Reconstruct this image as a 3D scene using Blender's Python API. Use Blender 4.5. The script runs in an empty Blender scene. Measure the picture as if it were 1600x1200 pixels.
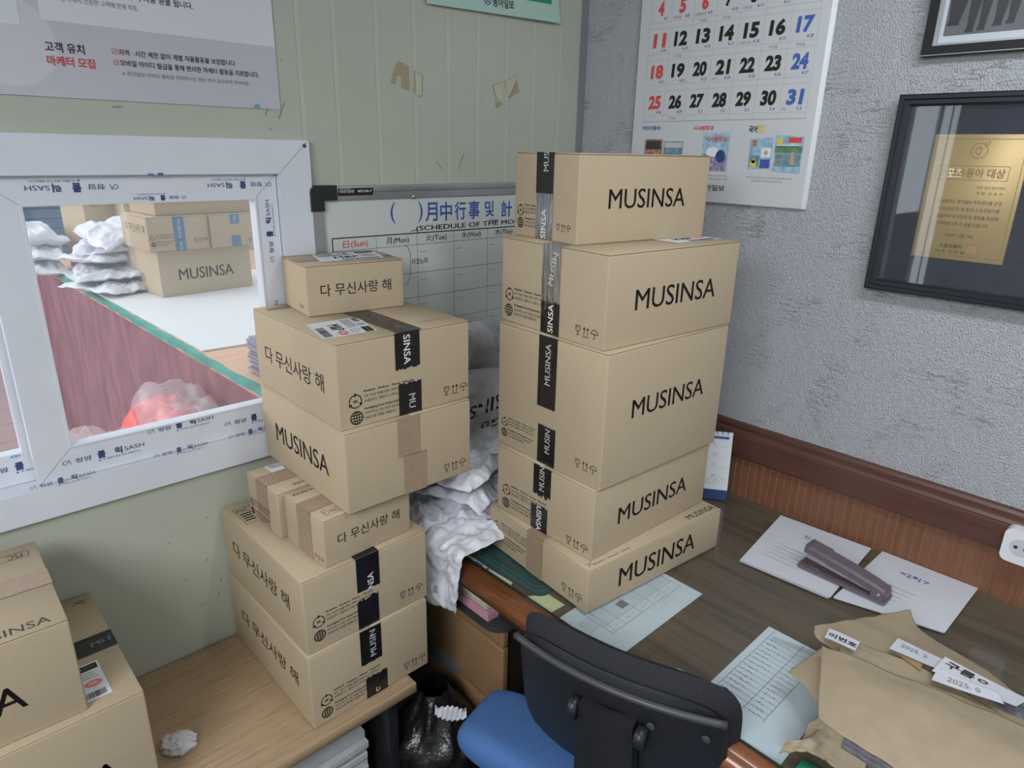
import bpy, bmesh, math, random
from mathutils import Vector, Matrix, noise

S = bpy.context.scene
C = S.collection
R = math.radians

# ------------------------------------------------------------------ camera, world, light, exposure
cam_d = bpy.data.cameras.new('camera')
cam = bpy.data.objects.new('camera', cam_d)
C.objects.link(cam)
cam_d.sensor_width = 36.0
cam_d.lens = 36.0 * 1063.08 / 1600.0
cam_d.clip_start = 0.05
yaw, pitch, roll = -0.7576, -0.3308, 0.0211
F_ = Vector((-math.sin(yaw) * math.cos(pitch), math.cos(yaw) * math.cos(pitch), math.sin(pitch)))
Rt_ = Vector((math.cos(yaw), math.sin(yaw), 0))
Up_ = Rt_.cross(F_)
Rr = Rt_ * math.cos(roll) + Up_ * math.sin(roll)
Uu = -Rt_ * math.sin(roll) + Up_ * math.cos(roll)
mw = Matrix((Rr, Uu, -F_)).transposed().to_4x4()
mw.translation = Vector((-1.8631, -1.6496, 1.7647))
cam.matrix_world = mw
S.camera = cam

w = bpy.data.worlds.new('world')
S.world = w
w.use_nodes = True
bg = w.node_tree.nodes['Background']
bg.inputs[0].default_value = (0.86, 0.93, 1.0, 1)
bg.inputs[1].default_value = 0.86


def area(name, loc, rot, sx, sy, power, col):
    l = bpy.data.lights.new(name, 'AREA')
    l.shape = 'RECTANGLE'
    l.size, l.size_y = sx, sy
    l.energy = power
    l.color = col
    o = bpy.data.objects.new(name, l)
    C.objects.link(o)
    o.location = loc
    o.rotation_euler = rot
    return o


# fluorescent tube and an added fill panel under the ceiling, daylight in the window of the wall behind the camera, open sky over the yard
area('tube_and_fill_light', (-0.95, -1.9, 2.45), (0, R(-42), 0), 0.16, 1.25, 12.0, (0.94, 0.98, 1.0))
area('tube_and_fill_light', (-3.2, -1.9, 2.45), (0, R(-25), 0), 1.3, 1.6, 76.0, (0.94, 0.98, 1.0))  # broad fill panel added for soft light on the walls, not a fixture
area('daylight', (-1.5, -3.52, 1.6), (R(90), 0, R(180)), 1.9, 1.3, 124.0, (0.80, 0.89, 1.0))
area('yard_sky', (-0.9, 2.2, 3.3), (0, 0, 0), 2.4, 3.0, 18.0, (0.97, 0.98, 1.0))

yd = area('yard_daylight', (-4.6, 3.2, 2.5), (0, 0, 0), 2.4, 2.0, 100.0, (1.0, 0.93, 0.90))
yd.rotation_euler = (Vector((-1.2, 0.2, 1.2)) - yd.location).to_track_quat('-Z', 'Y').to_euler()

S.view_settings.view_transform = 'Standard'
S.view_settings.look = 'None'
S.view_settings.gamma = 1.0
S.view_settings.use_curve_mapping = False
S.view_settings.exposure = 0.22

# ------------------------------------------------------------------ materials


def mat(name, col, rough=0.6, spec=0.5, noise_amt=0.0, noise_scale=30.0, bump=0.0, bump_scale=200.0, metal=0.0,
        stretch=(1, 1, 1), coat=0.0, col2=None, trans=0.0, alpha=1.0):
    m = bpy.data.materials.new(name)
    m.use_nodes = True
    nt = m.node_tree
    b = nt.nodes['Principled BSDF']
    b.inputs['Base Color'].default_value = (*col, 1)
    b.inputs['Roughness'].default_value = rough
    b.inputs['Specular IOR Level'].default_value = spec
    b.inputs['Metallic'].default_value = metal
    b.inputs['Coat Weight'].default_value = coat
    b.inputs['Coat Roughness'].default_value = 0.08
    b.inputs['Alpha'].default_value = alpha
    if noise_amt or bump or col2:
        tc = nt.nodes.new('ShaderNodeTexCoord')
        mp = nt.nodes.new('ShaderNodeMapping')
        mp.inputs['Scale'].default_value = stretch
        nt.links.new(tc.outputs['Object'], mp.inputs[0])
    if noise_amt or col2:
        n = nt.nodes.new('ShaderNodeTexNoise')
        n.inputs['Scale'].default_value = noise_scale
        n.inputs['Detail'].default_value = 6
        nt.links.new(mp.outputs[0], n.inputs['Vector'])
        rp = nt.nodes.new('ShaderNodeValToRGB')
        a = col
        c2 = col2 if col2 else tuple(min(1, c * (1 + noise_amt)) for c in col)
        c1 = a if col2 else tuple(c * (1 - noise_amt) for c in col)
        rp.color_ramp.elements[0].position = 0.32
        rp.color_ramp.elements[1].position = 0.68
        rp.color_ramp.elements[0].color = (*c1, 1)
        rp.color_ramp.elements[1].color = (*c2, 1)
        nt.links.new(n.outputs['Fac'], rp.inputs[0])
        nt.links.new(rp.outputs[0], b.inputs['Base Color'])
    if bump:
        n2 = nt.nodes.new('ShaderNodeTexNoise')
        n2.inputs['Scale'].default_value = bump_scale
        n2.inputs['Detail'].default_value = 5
        nt.links.new(mp.outputs[0], n2.inputs['Vector'])
        bp = nt.nodes.new('ShaderNodeBump')
        bp.inputs['Strength'].default_value = bump
        bp.inputs['Distance'].default_value = 0.01
        nt.links.new(n2.outputs['Fac'], bp.inputs['Height'])
        nt.links.new(bp.outputs[0], b.inputs['Normal'])
    return m


def glass_mat(name, tint, haze=0.06, gloss=0.05):
    m = bpy.data.materials.new(name)
    m.use_nodes = True
    nt = m.node_tree
    nt.nodes.clear()
    out = nt.nodes.new('ShaderNodeOutputMaterial')
    tr = nt.nodes.new('ShaderNodeBsdfTransparent')
    tr.inputs[0].default_value = (*tint, 1)
    df = nt.nodes.new('ShaderNodeBsdfDiffuse')
    df.inputs[0].default_value = (0.85, 0.88, 0.9, 1)
    gl = nt.nodes.new('ShaderNodeBsdfGlossy')
    gl.inputs['Roughness'].default_value = 0.02
    fr = nt.nodes.new('ShaderNodeFresnel')
    fr.inputs[0].default_value = 1.5
    m1 = nt.nodes.new('ShaderNodeMixShader')
    m1.inputs[0].default_value = haze
    m2 = nt.nodes.new('ShaderNodeMixShader')
    mul = nt.nodes.new('ShaderNodeMath')
    mul.operation = 'MULTIPLY'
    mul.inputs[1].default_value = gloss
    geo = nt.nodes.new('ShaderNodeNewGeometry')
    fs = nt.nodes.new('ShaderNodeMath')
    fs.operation = 'SUBTRACT'
    fs.inputs[0].default_value = 1.0
    nt.links.new(geo.outputs['Backfacing'], fs.inputs[1])
    out_side = nt.nodes.new('ShaderNodeMath')
    out_side.operation = 'MULTIPLY'
    nt.links.new(fr.outputs[0], out_side.inputs[0])
    nt.links.new(fs.outputs[0], out_side.inputs[1])
    nt.links.new(out_side.outputs[0], mul.inputs[0])
    nt.links.new(tr.outputs[0], m1.inputs[1])
    nt.links.new(df.outputs[0], m1.inputs[2])
    nt.links.new(m1.outputs[0], m2.inputs[1])
    nt.links.new(gl.outputs[0], m2.inputs[2])
    nt.links.new(mul.outputs[0], m2.inputs[0])
    nt.links.new(m2.outputs[0], out.inputs[0])
    return m


def film_mat(name, col, opacity):
    m = bpy.data.materials.new(name)
    m.use_nodes = True
    nt = m.node_tree
    b = nt.nodes['Principled BSDF']
    b.inputs['Base Color'].default_value = (*col, 1)
    b.inputs['Roughness'].default_value = 0.25
    b.inputs['Subsurface Weight'].default_value = 0.0
    tr = nt.nodes.new('ShaderNodeBsdfTransparent')
    mx = nt.nodes.new('ShaderNodeMixShader')
    mx.inputs[0].default_value = opacity
    out = nt.nodes['Material Output']
    nt.links.new(tr.outputs[0], mx.inputs[1])
    nt.links.new(b.outputs[0], mx.inputs[2])
    nt.links.new(mx.outputs[0], out.inputs[0])
    return m


def wood_mat(name, c1, c2, scale, stretch, rough=0.4, coat=0.0, bump=0.0):
    m = mat(name, c1, rough=rough, col2=c2, noise_scale=scale, stretch=stretch, coat=coat, bump=bump, bump_scale=scale * 2)
    rp = [n for n in m.node_tree.nodes if n.type == 'VALTORGB'][0]
    e = rp.color_ramp.elements.new(0.5)
    e.color = tuple((a * 0.75 + b * 0.25) for a, b in zip((*c2, 1), (*c1, 1)))
    return m


M = {}
M['card'] = mat('cardboard', (0.482, 0.385, 0.268), 0.75, 0.25, 0.02, 90, 0.06, 260)
M['card_in'] = mat('cardboard_edge', (0.33, 0.22, 0.125), 0.85, 0.2)
M['card_cor'] = mat('cardboard_ribbed', (0.53, 0.43, 0.31), 0.75, 0.25, 0.05, 60, 0.25, 60, stretch=(8, 8, 0.2))
M['ink'] = mat('black_ink', (0.022, 0.018, 0.015), 0.6, 0.3)
M['ink_soft'] = mat('faded_ink', (0.05, 0.045, 0.04), 0.6, 0.3)
M['tape'] = mat('black_tape', (0.012, 0.012, 0.014), 0.22, 0.55, 0, 1, 0.35, 34)
M['tape_crinkled'] = mat('crinkled_black_tape', (0.012, 0.012, 0.014), 0.08, 1.0, 0, 1, 0.22, 55, coat=1.0, stretch=(1, 2.2, 0.25))
_c = M['tape_crinkled'].node_tree.nodes['Principled BSDF']
_c.inputs['Coat IOR'].default_value = 3.6
_nt = M['tape_crinkled'].node_tree
_nt.links.new([n for n in _nt.nodes if n.type == 'BUMP'][0].outputs[0], _c.inputs['Coat Normal'])
_c.inputs['Coat Roughness'].default_value = 0.10
M['tape_brown'] = mat('brown_tape', (0.36, 0.258, 0.178), 0.38, 0.5, 0.06, 80, 0.12, 130)
M['white_ink'] = mat('white_ink', (0.75, 0.74, 0.72), 0.5)
M['label'] = mat('label_paper', (0.74, 0.76, 0.80), 0.5)
M['label_grey'] = mat('label_grey', (0.52, 0.54, 0.58), 0.5)
M['red_ink'] = mat('red_ink', (0.62, 0.07, 0.07), 0.5)
M['red_oval'] = mat('red_oval_ink', (0.80, 0.20, 0.19), 0.5)
M['blue_ink'] = mat('blue_ink', (0.05, 0.10, 0.36), 0.5)
M['lightblue_ink'] = mat('lightblue_ink', (0.25, 0.45, 0.75), 0.5)
M['film_ink'] = mat('film_print_ink', (0.035, 0.055, 0.17), 0.5)
M['pen_blue'] = mat('pen_blue_ink', (0.06, 0.05, 0.42), 0.5)
M['grey_ink'] = mat('grey_ink', (0.25, 0.25, 0.27), 0.5)
M['line_ink'] = mat('thin_line_ink', (0.34, 0.35, 0.38), 0.5)
M['paper'] = mat('paper', (0.61, 0.625, 0.68), 0.65, 0.3, 0.02, 20)
M['paper_cal'] = mat('calendar_paper', (0.57, 0.585, 0.61), 0.55, 0.35)
M['paper_glass'] = mat('printed_sheet', (0.68, 0.735, 0.79), 0.6, 0.3, 0.02, 20)
M['poly'] = mat('white_poly_bag', (0.72, 0.735, 0.80), 0.33, 0.5, 0, 1, 0.10, 45)
M['poly_film'] = film_mat('translucent_bag_film', (0.70, 0.70, 0.75), 0.62)
M['clear_film'] = film_mat('clear_bag_film', (0.9, 0.9, 0.95), 0.28)
M['red_bag'] = mat('red_net_bag', (0.85, 0.10, 0.09), 0.5, 0.4, 0.2, 25)
M['black_bag'] = mat('black_poly_bag', (0.010, 0.010, 0.011), 0.22, 0.6, 0, 1, 0.5, 40)
M['upvc'] = mat('white_window_profile', (0.68, 0.70, 0.77), 0.42, 0.45, 0.03, 8)
M['glass'] = glass_mat('window_glass', (0.96, 0.98, 0.99), 0.075, 0.8)
M['frame_glass'] = glass_mat('picture_glass', (0.92, 0.93, 0.95), 0.02, 1.6)
M['desk_glass'] = glass_mat('desk_glass_sheet', (0.935, 0.958, 0.96), 0.012, 0.65)
M['glass_edge'] = mat('glass_edge', (0.02, 0.05, 0.045), 0.2)
M['alu'] = mat('aluminium', (0.46, 0.48, 0.50), 0.34, 0.5, 0.06, 40, 0, 1, 0.75, stretch=(1, 1, 30))
M['board'] = mat('whiteboard_enamel', (0.60, 0.635, 0.62), 0.25, 0.5, 0.02, 6)
M['black_plastic'] = mat('black_plastic', (0.017, 0.018, 0.021), 0.38, 0.5, 0, 1, 0.05, 300)
M['dark_fabric'] = mat('dark_fabric', (0.030, 0.030, 0.036), 0.9, 0.2, 0.25, 400, 0.3, 700)
M['blue_fabric'] = mat('blue_fabric', (0.080, 0.180, 0.43), 0.9, 0.2, 0.12, 300, 0.4, 600)
M['desk_wood'] = wood_mat('dark_wood_grain', (0.062, 0.040, 0.024), (0.150, 0.100, 0.060), 4.5, (9, 0.55, 1), 0.35)
M['nosing'] = wood_mat('orange_stained_wood', (0.155, 0.052, 0.018), (0.25, 0.085, 0.03), 6, (14, 0.8, 14), 0.28, coat=0.5)
M['dark_wood'] = mat('dark_wood_panel', (0.028, 0.020, 0.015), 0.55, 0.4)
M['table_wood'] = wood_mat('beech_laminate', (0.36, 0.245, 0.145), (0.46, 0.325, 0.20), 7, (1.6, 22, 1), 0.42)
M['table_edge'] = wood_mat('beech_edge_band', (0.40, 0.275, 0.165), (0.50, 0.355, 0.225), 7, (1.2, 20, 20), 0.4)
M['drawer_wood'] = wood_mat('oak_drawer_front', (0.25, 0.145, 0.075), (0.33, 0.20, 0.105), 7, (1, 2, 24), 0.42)
M['grey_plastic'] = mat('grey_plastic', (0.15, 0.165, 0.165), 0.45)
M['dark_grey_plastic'] = mat('dark_grey_plastic', (0.055, 0.055, 0.06), 0.42)
M['rail'] = wood_mat('red_brown_painted_wood', (0.082, 0.034, 0.026), (0.11, 0.048, 0.037), 5, (20, 1, 20), 0.36)
M['panel'] = wood_mat('brown_wall_panel', (0.15, 0.062, 0.033), (0.20, 0.085, 0.047), 5, (20, 20, 1), 0.5)
M['groove'] = mat('worn_groove', (0.30, 0.17, 0.10), 0.7)
M['steel_trim'] = mat('grey_steel_angle', (0.21, 0.235, 0.25), 0.45, 0.5, 0.05, 12)
M['black_frame'] = mat('black_lacquer', (0.013, 0.015, 0.022), 0.3, 0.5)
M['black_frame_matt'] = mat('black_matt_frame', (0.013, 0.014, 0.017), 0.55, 0.3)
M['navy_mat'] = mat('navy_velvet', (0.018, 0.021, 0.038), 0.85, 0.2, 0.3, 60)
M['silver'] = mat('silver_slip', (0.55, 0.55, 0.53), 0.3, 0.5, metal=0.8)
M['gold'] = mat('gold_plate', (0.62, 0.43, 0.17), 0.42, 0.5, 0.04, 15, metal=0.35)
M['gold_line'] = mat('gold_relief', (0.38, 0.25, 0.09), 0.35, 0.5, metal=0.4)
M['gold_bright'] = mat('bright_gold', (0.95, 0.80, 0.45), 0.15, 0.7, metal=0.9)
M['seal'] = mat('seal_ink', (0.50, 0.16, 0.09), 0.5)
M['mauve'] = mat('mauve_plastic', (0.135, 0.105, 0.130), 0.36, 0.5)
M['steel'] = mat('steel', (0.45, 0.45, 0.46), 0.28, 0.5, metal=0.9)
M['socket'] = mat('white_plastic', (0.70, 0.72, 0.75), 0.3)
M['kraft'] = mat('kraft_paper', (0.37, 0.295, 0.205), 0.7, 0.3, 0.05, 25, 0.12, 22)
M['kraft_dark'] = mat('brown_envelope_paper', (0.33, 0.215, 0.115), 0.7, 0.3, 0.05, 25)
M['newsprint'] = mat('newsprint', (0.50, 0.50, 0.52), 0.8, 0.2, 0.08, 30)
M['newsprint_dark'] = mat('printed_newsprint_edge', (0.17, 0.165, 0.185), 0.8, 0.2, 0.4, 90, stretch=(1, 1, 9))
M['green_mat'] = mat('green_desk_pad', (0.010, 0.062, 0.060), 0.5, 0.4)
M['green_line'] = mat('embossed_line', (0.13, 0.28, 0.27), 0.5)
M['note_yellow'] = mat('yellow_note', (0.66, 0.68, 0.40), 0.6)
M['note_green'] = mat('green_note', (0.42, 0.72, 0.40), 0.6)
M['pink_paper'] = mat('pink_paper', (0.66, 0.34, 0.42), 0.65)
M['cream_paper'] = mat('cream_paper', (0.62, 0.58, 0.43), 0.65)
M['green_card'] = mat('green_card', (0.02, 0.22, 0.12), 0.6)
M['lilac'] = mat('lilac_poster', (0.52, 0.51, 0.57), 0.22, 0.5)
M['lilac_light'] = mat('pale_poster', (0.66, 0.675, 0.73), 0.22, 0.5)
M['lilac_circle'] = mat('poster_circle', (0.58, 0.575, 0.62), 0.22, 0.5)
M['teal'] = mat('teal_ink', (0.08, 0.40, 0.42), 0.3)
M['mint'] = mat('mint_paper', (0.42, 0.585, 0.515), 0.6)
M['mint_green'] = mat('poster_green', (0.02, 0.25, 0.15), 0.6)
M['residue'] = mat('tape_residue', (0.36, 0.30, 0.19), 0.5, 0.4, 0.05, 50)
M['residue_pale'] = mat('tape_residue_pale', (0.50, 0.49, 0.37), 0.4)
M['residue_edge'] = mat('tape_residue_edge', (0.26, 0.25, 0.19), 0.6)
M['maroon'] = mat('maroon_painted_board', (0.27, 0.10, 0.135), 0.5, 0.4, 0.30, 5, 0.1, 30, stretch=(1, 2.2, .8))
M['green_tape'] = mat('green_edge_tape', (0.04, 0.33, 0.27), 0.45, 0.5, 0.25, 9)
M['white_sheet'] = mat('white_board', (0.78, 0.79, 0.80), 0.5, 0.4, 0.03, 14, stretch=(1, 12, 1))
M['counter_wood'] = wood_mat('peach_laminate', (0.62, 0.36, 0.22), (0.70, 0.43, 0.28), 6, (1.4, 12, 1), 0.45)
M['blue_tape'] = mat('blue_tape', (0.09, 0.20, 0.31), 0.3)
M['orange'] = mat('orange_paint', (0.75, 0.22, 0.07), 0.5)
M['tile'] = mat('pink_floor_tile', (0.42, 0.27, 0.26), 0.5, 0.4, 0.08, 6)
M['floor'] = mat('dark_floor', (0.055, 0.048, 0.042), 0.5, 0.4, 0.15, 10)
M['ceiling'] = mat('ceiling_board', (0.62, 0.63, 0.63), 0.8)
M['plain_wall'] = mat('plain_wall', (0.40, 0.42, 0.42), 0.8)
M['far_wall'] = mat('yard_wall', (0.42, 0.43, 0.44), 0.8, 0.3, 0.1, 3)
M['shutter'] = mat('blue_shutter', (0.10, 0.18, 0.27), 0.5)
M['bundle_paper'] = mat('bundle_edge', (0.30, 0.29, 0.36), 0.7, 0.3, 0.3, 60, stretch=(1, 1, 14))
M['sky_print'] = mat('print_sky_blue', (0.30, 0.48, 0.60), 0.5, 0.4, 0.25, 60)
M['pool_print'] = mat('print_pool', (0.16, 0.27, 0.33), 0.5, 0.4, 0.3, 90)
M['green_print'] = mat('print_green', (0.12, 0.24, 0.14), 0.5, 0.4, 0.3, 90)
M['warm_print'] = mat('print_warm', (0.40, 0.20, 0.13), 0.5, 0.4, 0.6, 130)
M['violet_print'] = mat('print_violet', (0.28, 0.22, 0.36), 0.5, 0.4, 0.6, 110)
M['skin_print'] = mat('print_skin', (0.50, 0.33, 0.26), 0.5)
M['yellow_print'] = mat('print_yellow', (0.68, 0.55, 0.10), 0.5)
M['photo_floor'] = mat('photo_carpet', (0.17, 0.165, 0.16), 0.4, 0.4, 0.15, 30)
M['photo_back'] = mat('photo_backdrop', (0.035, 0.042, 0.05), 0.4)
M['suit'] = mat('photo_suit', (0.010, 0.012, 0.017), 0.4)
M['navy_card'] = mat('navy_card', (0.02, 0.06, 0.17), 0.5)
M['tissue'] = mat('tissue_paper', (0.68, 0.67, 0.68), 0.9, 0.2)
M['dirt'] = mat('scuff_mark', (0.20, 0.20, 0.16), 0.8)


def stucco():
    m = mat('white_stucco', (0.60, 0.615, 0.665), 0.85, 0.2)
    nt = m.node_tree
    b = nt.nodes['Principled BSDF']
    tc = nt.nodes.new('ShaderNodeTexCoord')
    mp = nt.nodes.new('ShaderNodeMapping')
    mp.inputs['Scale'].default_value = (1, 1, 0.62)
    nt.links.new(tc.outputs['Object'], mp.inputs[0])
    n1 = nt.nodes.new('ShaderNodeTexNoise')
    n1.inputs['Scale'].default_value = 330
    n1.inputs['Detail'].default_value = 4
    nt.links.new(mp.outputs[0], n1.inputs['Vector'])
    # trowel lines and short brick-like cracks
    mp2 = nt.nodes.new('ShaderNodeMapping')
    mp2.inputs['Scale'].default_value = (1, 5.0, 42)
    nt.links.new(tc.outputs['Object'], mp2.inputs[0])
    n2 = nt.nodes.new('ShaderNodeTexNoise')
    n2.inputs['Scale'].default_value = 1.6
    n2.inputs['Detail'].default_value = 3
    nt.links.new(mp2.outputs[0], n2.inputs['Vector'])
    r2 = nt.nodes.new('ShaderNodeValToRGB')
    r2.color_ramp.elements[0].position = 0.485
    r2.color_ramp.elements[0].color = (1, 1, 1, 1)
    r2.color_ramp.elements[1].position = 0.5
    r2.color_ramp.elements[1].color = (0, 0, 0, 1)
    e = r2.color_ramp.elements.new(0.515)
    e.color = (1, 1, 1, 1)
    nt.links.new(n2.outputs['Fac'], r2.inputs[0])
    n3 = nt.nodes.new('ShaderNodeTexNoise')
    n3.inputs['Scale'].default_value = 7
    nt.links.new(tc.outputs['Object'], n3.inputs['Vector'])
    r3 = nt.nodes.new('ShaderNodeValToRGB')
    r3.color_ramp.elements[0].position = 0.52
    r3.color_ramp.elements[1].position = 0.62
    nt.links.new(n3.outputs['Fac'], r3.inputs[0])
    inv = nt.nodes.new('ShaderNodeMath')
    inv.operation = 'SUBTRACT'
    inv.inputs[0].default_value = 1.0
    nt.links.new(r2.outputs[0], inv.inputs[1])
    mk = nt.nodes.new('ShaderNodeMath')
    mk.operation = 'MULTIPLY'
    nt.links.new(inv.outputs[0], mk.inputs[0])
    nt.links.new(r3.outputs[0], mk.inputs[1])
    mm = nt.nodes.new('ShaderNodeMath')
    mm.operation = 'MULTIPLY_ADD'
    mm.inputs[1].default_value = -0.42
    nt.links.new(mk.outputs[0], mm.inputs[0])
    nt.links.new(n1.outputs['Fac'], mm.inputs[2])
    n4 = nt.nodes.new('ShaderNodeTexNoise')
    n4.inputs['Scale'].default_value = 75
    n4.inputs['Detail'].default_value = 3
    nt.links.new(tc.outputs['Object'], n4.inputs['Vector'])
    m4 = nt.nodes.new('ShaderNodeMath')
    m4.operation = 'MULTIPLY_ADD'
    m4.inputs[1].default_value = 0.38
    nt.links.new(n4.outputs['Fac'], m4.inputs[0])
    nt.links.new(mm.outputs[0], m4.inputs[2])
    bp = nt.nodes.new('ShaderNodeBump')
    bp.inputs['Strength'].default_value = 1.0
    bp.inputs['Distance'].default_value = 0.012
    nt.links.new(m4.outputs[0], bp.inputs['Height'])
    nt.links.new(bp.outputs[0], b.inputs['Normal'])
    return m


M['stucco'] = stucco()
M['green_wall'] = mat('pale_green_paint', (0.455, 0.475, 0.40), 0.5, 0.35, 0.035, 3.0, 0.02, 60)

# ------------------------------------------------------------------ mesh builder
_text_cache = {}


def text_mesh(s, bold=0.0):
    k = (s, round(bold, 3))
    if k not in _text_cache and bold and 'M' in s:     # outlines of M break when fattened: lay two copies side by side
        v0, f0 = text_mesh(s, 0.0)
        q = bold * 0.9
        n0 = len(v0)
        _text_cache[k] = ([(x - q, y) for x, y in v0] + [(x + q, y) for x, y in v0], f0 + [tuple(i + n0 for i in f) for f in f0])
    if k not in _text_cache:
        cu = bpy.data.curves.new('t', 'FONT')
        cu.body = s
        cu.offset = bold
        cu.resolution_u = 3
        o = bpy.data.objects.new('t', cu)
        me = o.to_mesh()
        vs = [(v.co.x, v.co.y) for v in me.vertices]
        fs = [tuple(p.vertices) for p in me.polygons]
        o.to_mesh_clear()
        bpy.data.objects.remove(o)
        bpy.data.curves.remove(cu)
        _text_cache[k] = (vs, fs)
    return _text_cache[k]


class MB:
    def __init__(self):
        self.v, self.f, self.mi, self.sm, self.mats = [], [], [], [], []

    def _m(self, m):
        if m not in self.mats:
            self.mats.append(m)
        return self.mats.index(m)

    def add(self, vs, fs, m, smooth=False, T=None):
        n = len(self.v)
        k = self._m(m)
        self.v += [tuple(T @ Vector(p)) if T else tuple(p) for p in vs]
        for f in fs:
            self.f.append(tuple(n + i for i in f))
            self.mi.append(k)
            self.sm.append(smooth)
        return self

    def box(self, lo, hi, m, bev=0.0, seg=2, T=None, smooth=True):
        if not bev:
            x0, y0, z0 = lo
            x1, y1, z1 = hi
            vs = [(x0, y0, z0), (x1, y0, z0), (x1, y1, z0), (x0, y1, z0), (x0, y0, z1), (x1, y0, z1), (x1, y1, z1), (x0, y1, z1)]
            return self.add(vs, [(3, 2, 1, 0), (4, 5, 6, 7), (0, 1, 5, 4), (1, 2, 6, 5), (2, 3, 7, 6), (3, 0, 4, 7)], m, False, T)
        bm = bmesh.new()
        bmesh.ops.create_cube(bm, size=1)
        for v in bm.verts:
            v.co = Vector([lo[i] + (v.co[i] + 0.5) * (hi[i] - lo[i]) for i in range(3)])
        bmesh.ops.bevel(bm, geom=list(bm.edges), offset=bev, segments=seg, profile=0.6, affect='EDGES')
        bm.verts.index_update()
        self.add([v.co[:] for v in bm.verts], [[v.index for v in f.verts] for f in bm.faces], m, smooth, T)
        bm.free()
        return self

    def poly(self, pts, m):
        return self.add(pts, [tuple(range(len(pts)))], m)

    def rect(self, F, u0, v0, u1, v1, m):
        return self.poly([F(u0, v0), F(u1, v0), F(u1, v1), F(u0, v1)], m)

    def stroke(self, F, pts, wd, m, closed=False):
        n = len(pts)
        for i in range(n if closed else n - 1):
            (x0, y0), (x1, y1) = pts[i], pts[(i + 1) % n]
            dx, dy = x1 - x0, y1 - y0
            L = math.hypot(dx, dy) or 1e-9
            nx, ny = -dy / L * wd / 2, dx / L * wd / 2
            ex, ey = dx / L * wd * 0.3, dy / L * wd * 0.3
            self.poly([F(x0 - nx - ex, y0 - ny - ey), F(x1 - nx + ex, y1 - ny + ey), F(x1 + nx + ex, y1 + ny + ey), F(x0 + nx - ex, y0 + ny - ey)], m)
        return self

    def text(self, F, s, u0, v0, u1, v1, m, bold=0.0, ang=0.0, shear=0.0):
        """the lettering s fitted into the rectangle (before it is turned by ang about its centre)"""
        vs, fs = text_mesh(s, bold)
        if not vs:
            return self
        xs, ys = [a for a, b in vs], [b for a, b in vs]
        bx, by = min(xs), min(ys)
        sx, sy = (u1 - u0) / (max(xs) - bx), (v1 - v0) / (max(ys) - by)
        uc, vc, hw, hh = (u0 + u1) / 2, (v0 + v1) / 2, (u1 - u0) / 2, (v1 - v0) / 2
        ca, sa = math.cos(ang), math.sin(ang)
        out = []
        for x, y in vs:
            a, b = (x - bx) * sx - hw, (y - by) * sy - hh
            a += shear * b
            out.append(F(uc + a * ca - b * sa, vc + a * sa + b * ca))
        return self.add(out, fs, m)

    def line(self, F, s, u, v, h, m, bold=0.0, ang=0.0, align='l', sx=1.0):
        """one line of lettering of glyph height h with its baseline start at (u, v)"""
        vs, fs = text_mesh(s, bold)
        if not vs:
            return self
        k = h / 0.80
        x1 = max(a for a, b in vs) * k * sx
        off = 0 if align == 'l' else (-x1 if align == 'r' else -x1 / 2)
        ca, sa = math.cos(ang), math.sin(ang)
        return self.add([F(u + (x * k * sx + off) * ca - y * k * sa, v + (x * k * sx + off) * sa + y * k * ca) for x, y in vs], fs, m)

    def grid(self, fn, nu, nv, m, smooth=True, wrap_u=False):
        vs = [fn(i / nu, j / nv) for j in range(nv + 1) for i in range(nu + 1)]
        w_ = nu + 1
        return self.add(vs, [(j * w_ + i, j * w_ + i + 1, (j + 1) * w_ + i + 1, (j + 1) * w_ + i) for j in range(nv) for i in range(nu)], m, smooth)

    def tube(self, path, r, m, n=10, caps=True):
        path = [Vector(p) for p in path]
        vs = []
        rr = r if isinstance(r, (list, tuple)) else [r] * len(path)
        for i, p in enumerate(path):
            t = (path[min(i + 1, len(path) - 1)] - path[max(i - 1, 0)]).normalized()
            a = t.cross(Vector((0, 0, 1)))
            if a.length < 0.05:
                a = t.cross(Vector((1, 0, 0)))
            a.normalize()
            b = t.cross(a)
            vs += [tuple(p + (a * math.cos(2 * math.pi * k / n) + b * math.sin(2 * math.pi * k / n)) * rr[i]) for k in range(n)]
        fs = [(i * n + k, i * n + (k + 1) % n, (i + 1) * n + (k + 1) % n, (i + 1) * n + k) for i in range(len(path) - 1) for k in range(n)]
        if caps:
            fs += [tuple(range(n))[::-1], tuple((len(path) - 1) * n + k for k in range(n))]
        return self.add(vs, fs, m, True)

    def prism(self, outline, z0, z1, m, T=None, smooth=False):
        n = len(outline)
        vs = [(x, y, z0) for x, y in outline] + [(x, y, z1) for x, y in outline]
        fs = [tuple(range(n))[::-1], tuple(range(n, 2 * n))] + [(i, (i + 1) % n, n + (i + 1) % n, n + i) for i in range(n)]
        return self.add(vs, fs, m, smooth, T)

    def build(self, name, parent=None, autosmooth=True):
        me = bpy.data.meshes.new(name)
        me.from_pydata(self.v, [], self.f)
        for m in self.mats:
            me.materials.append(m if not isinstance(m, str) else M[m])
        me.polygons.foreach_set('material_index', self.mi)
        me.polygons.foreach_set('use_smooth', self.sm)
        me.update()
        o = bpy.data.objects.new(name, me)
        C.objects.link(o)
        if parent:
            o.parent = parent
        return o


def tag(o, label=None, cat=None, group=None, kind=None):
    for k, v in (('label', label), ('category', cat), ('group', group), ('kind', kind)):
        if v:
            o[k] = v
    return o


def thing(name, label, cat, loc=(0, 0, 0), rz=0.0, group=None):
    o = bpy.data.objects.new(name, None)
    o.empty_display_size = 0.05
    C.objects.link(o)
    o.location = loc
    o.rotation_euler = (0, 0, rz)
    return tag(o, label, cat, group)


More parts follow.
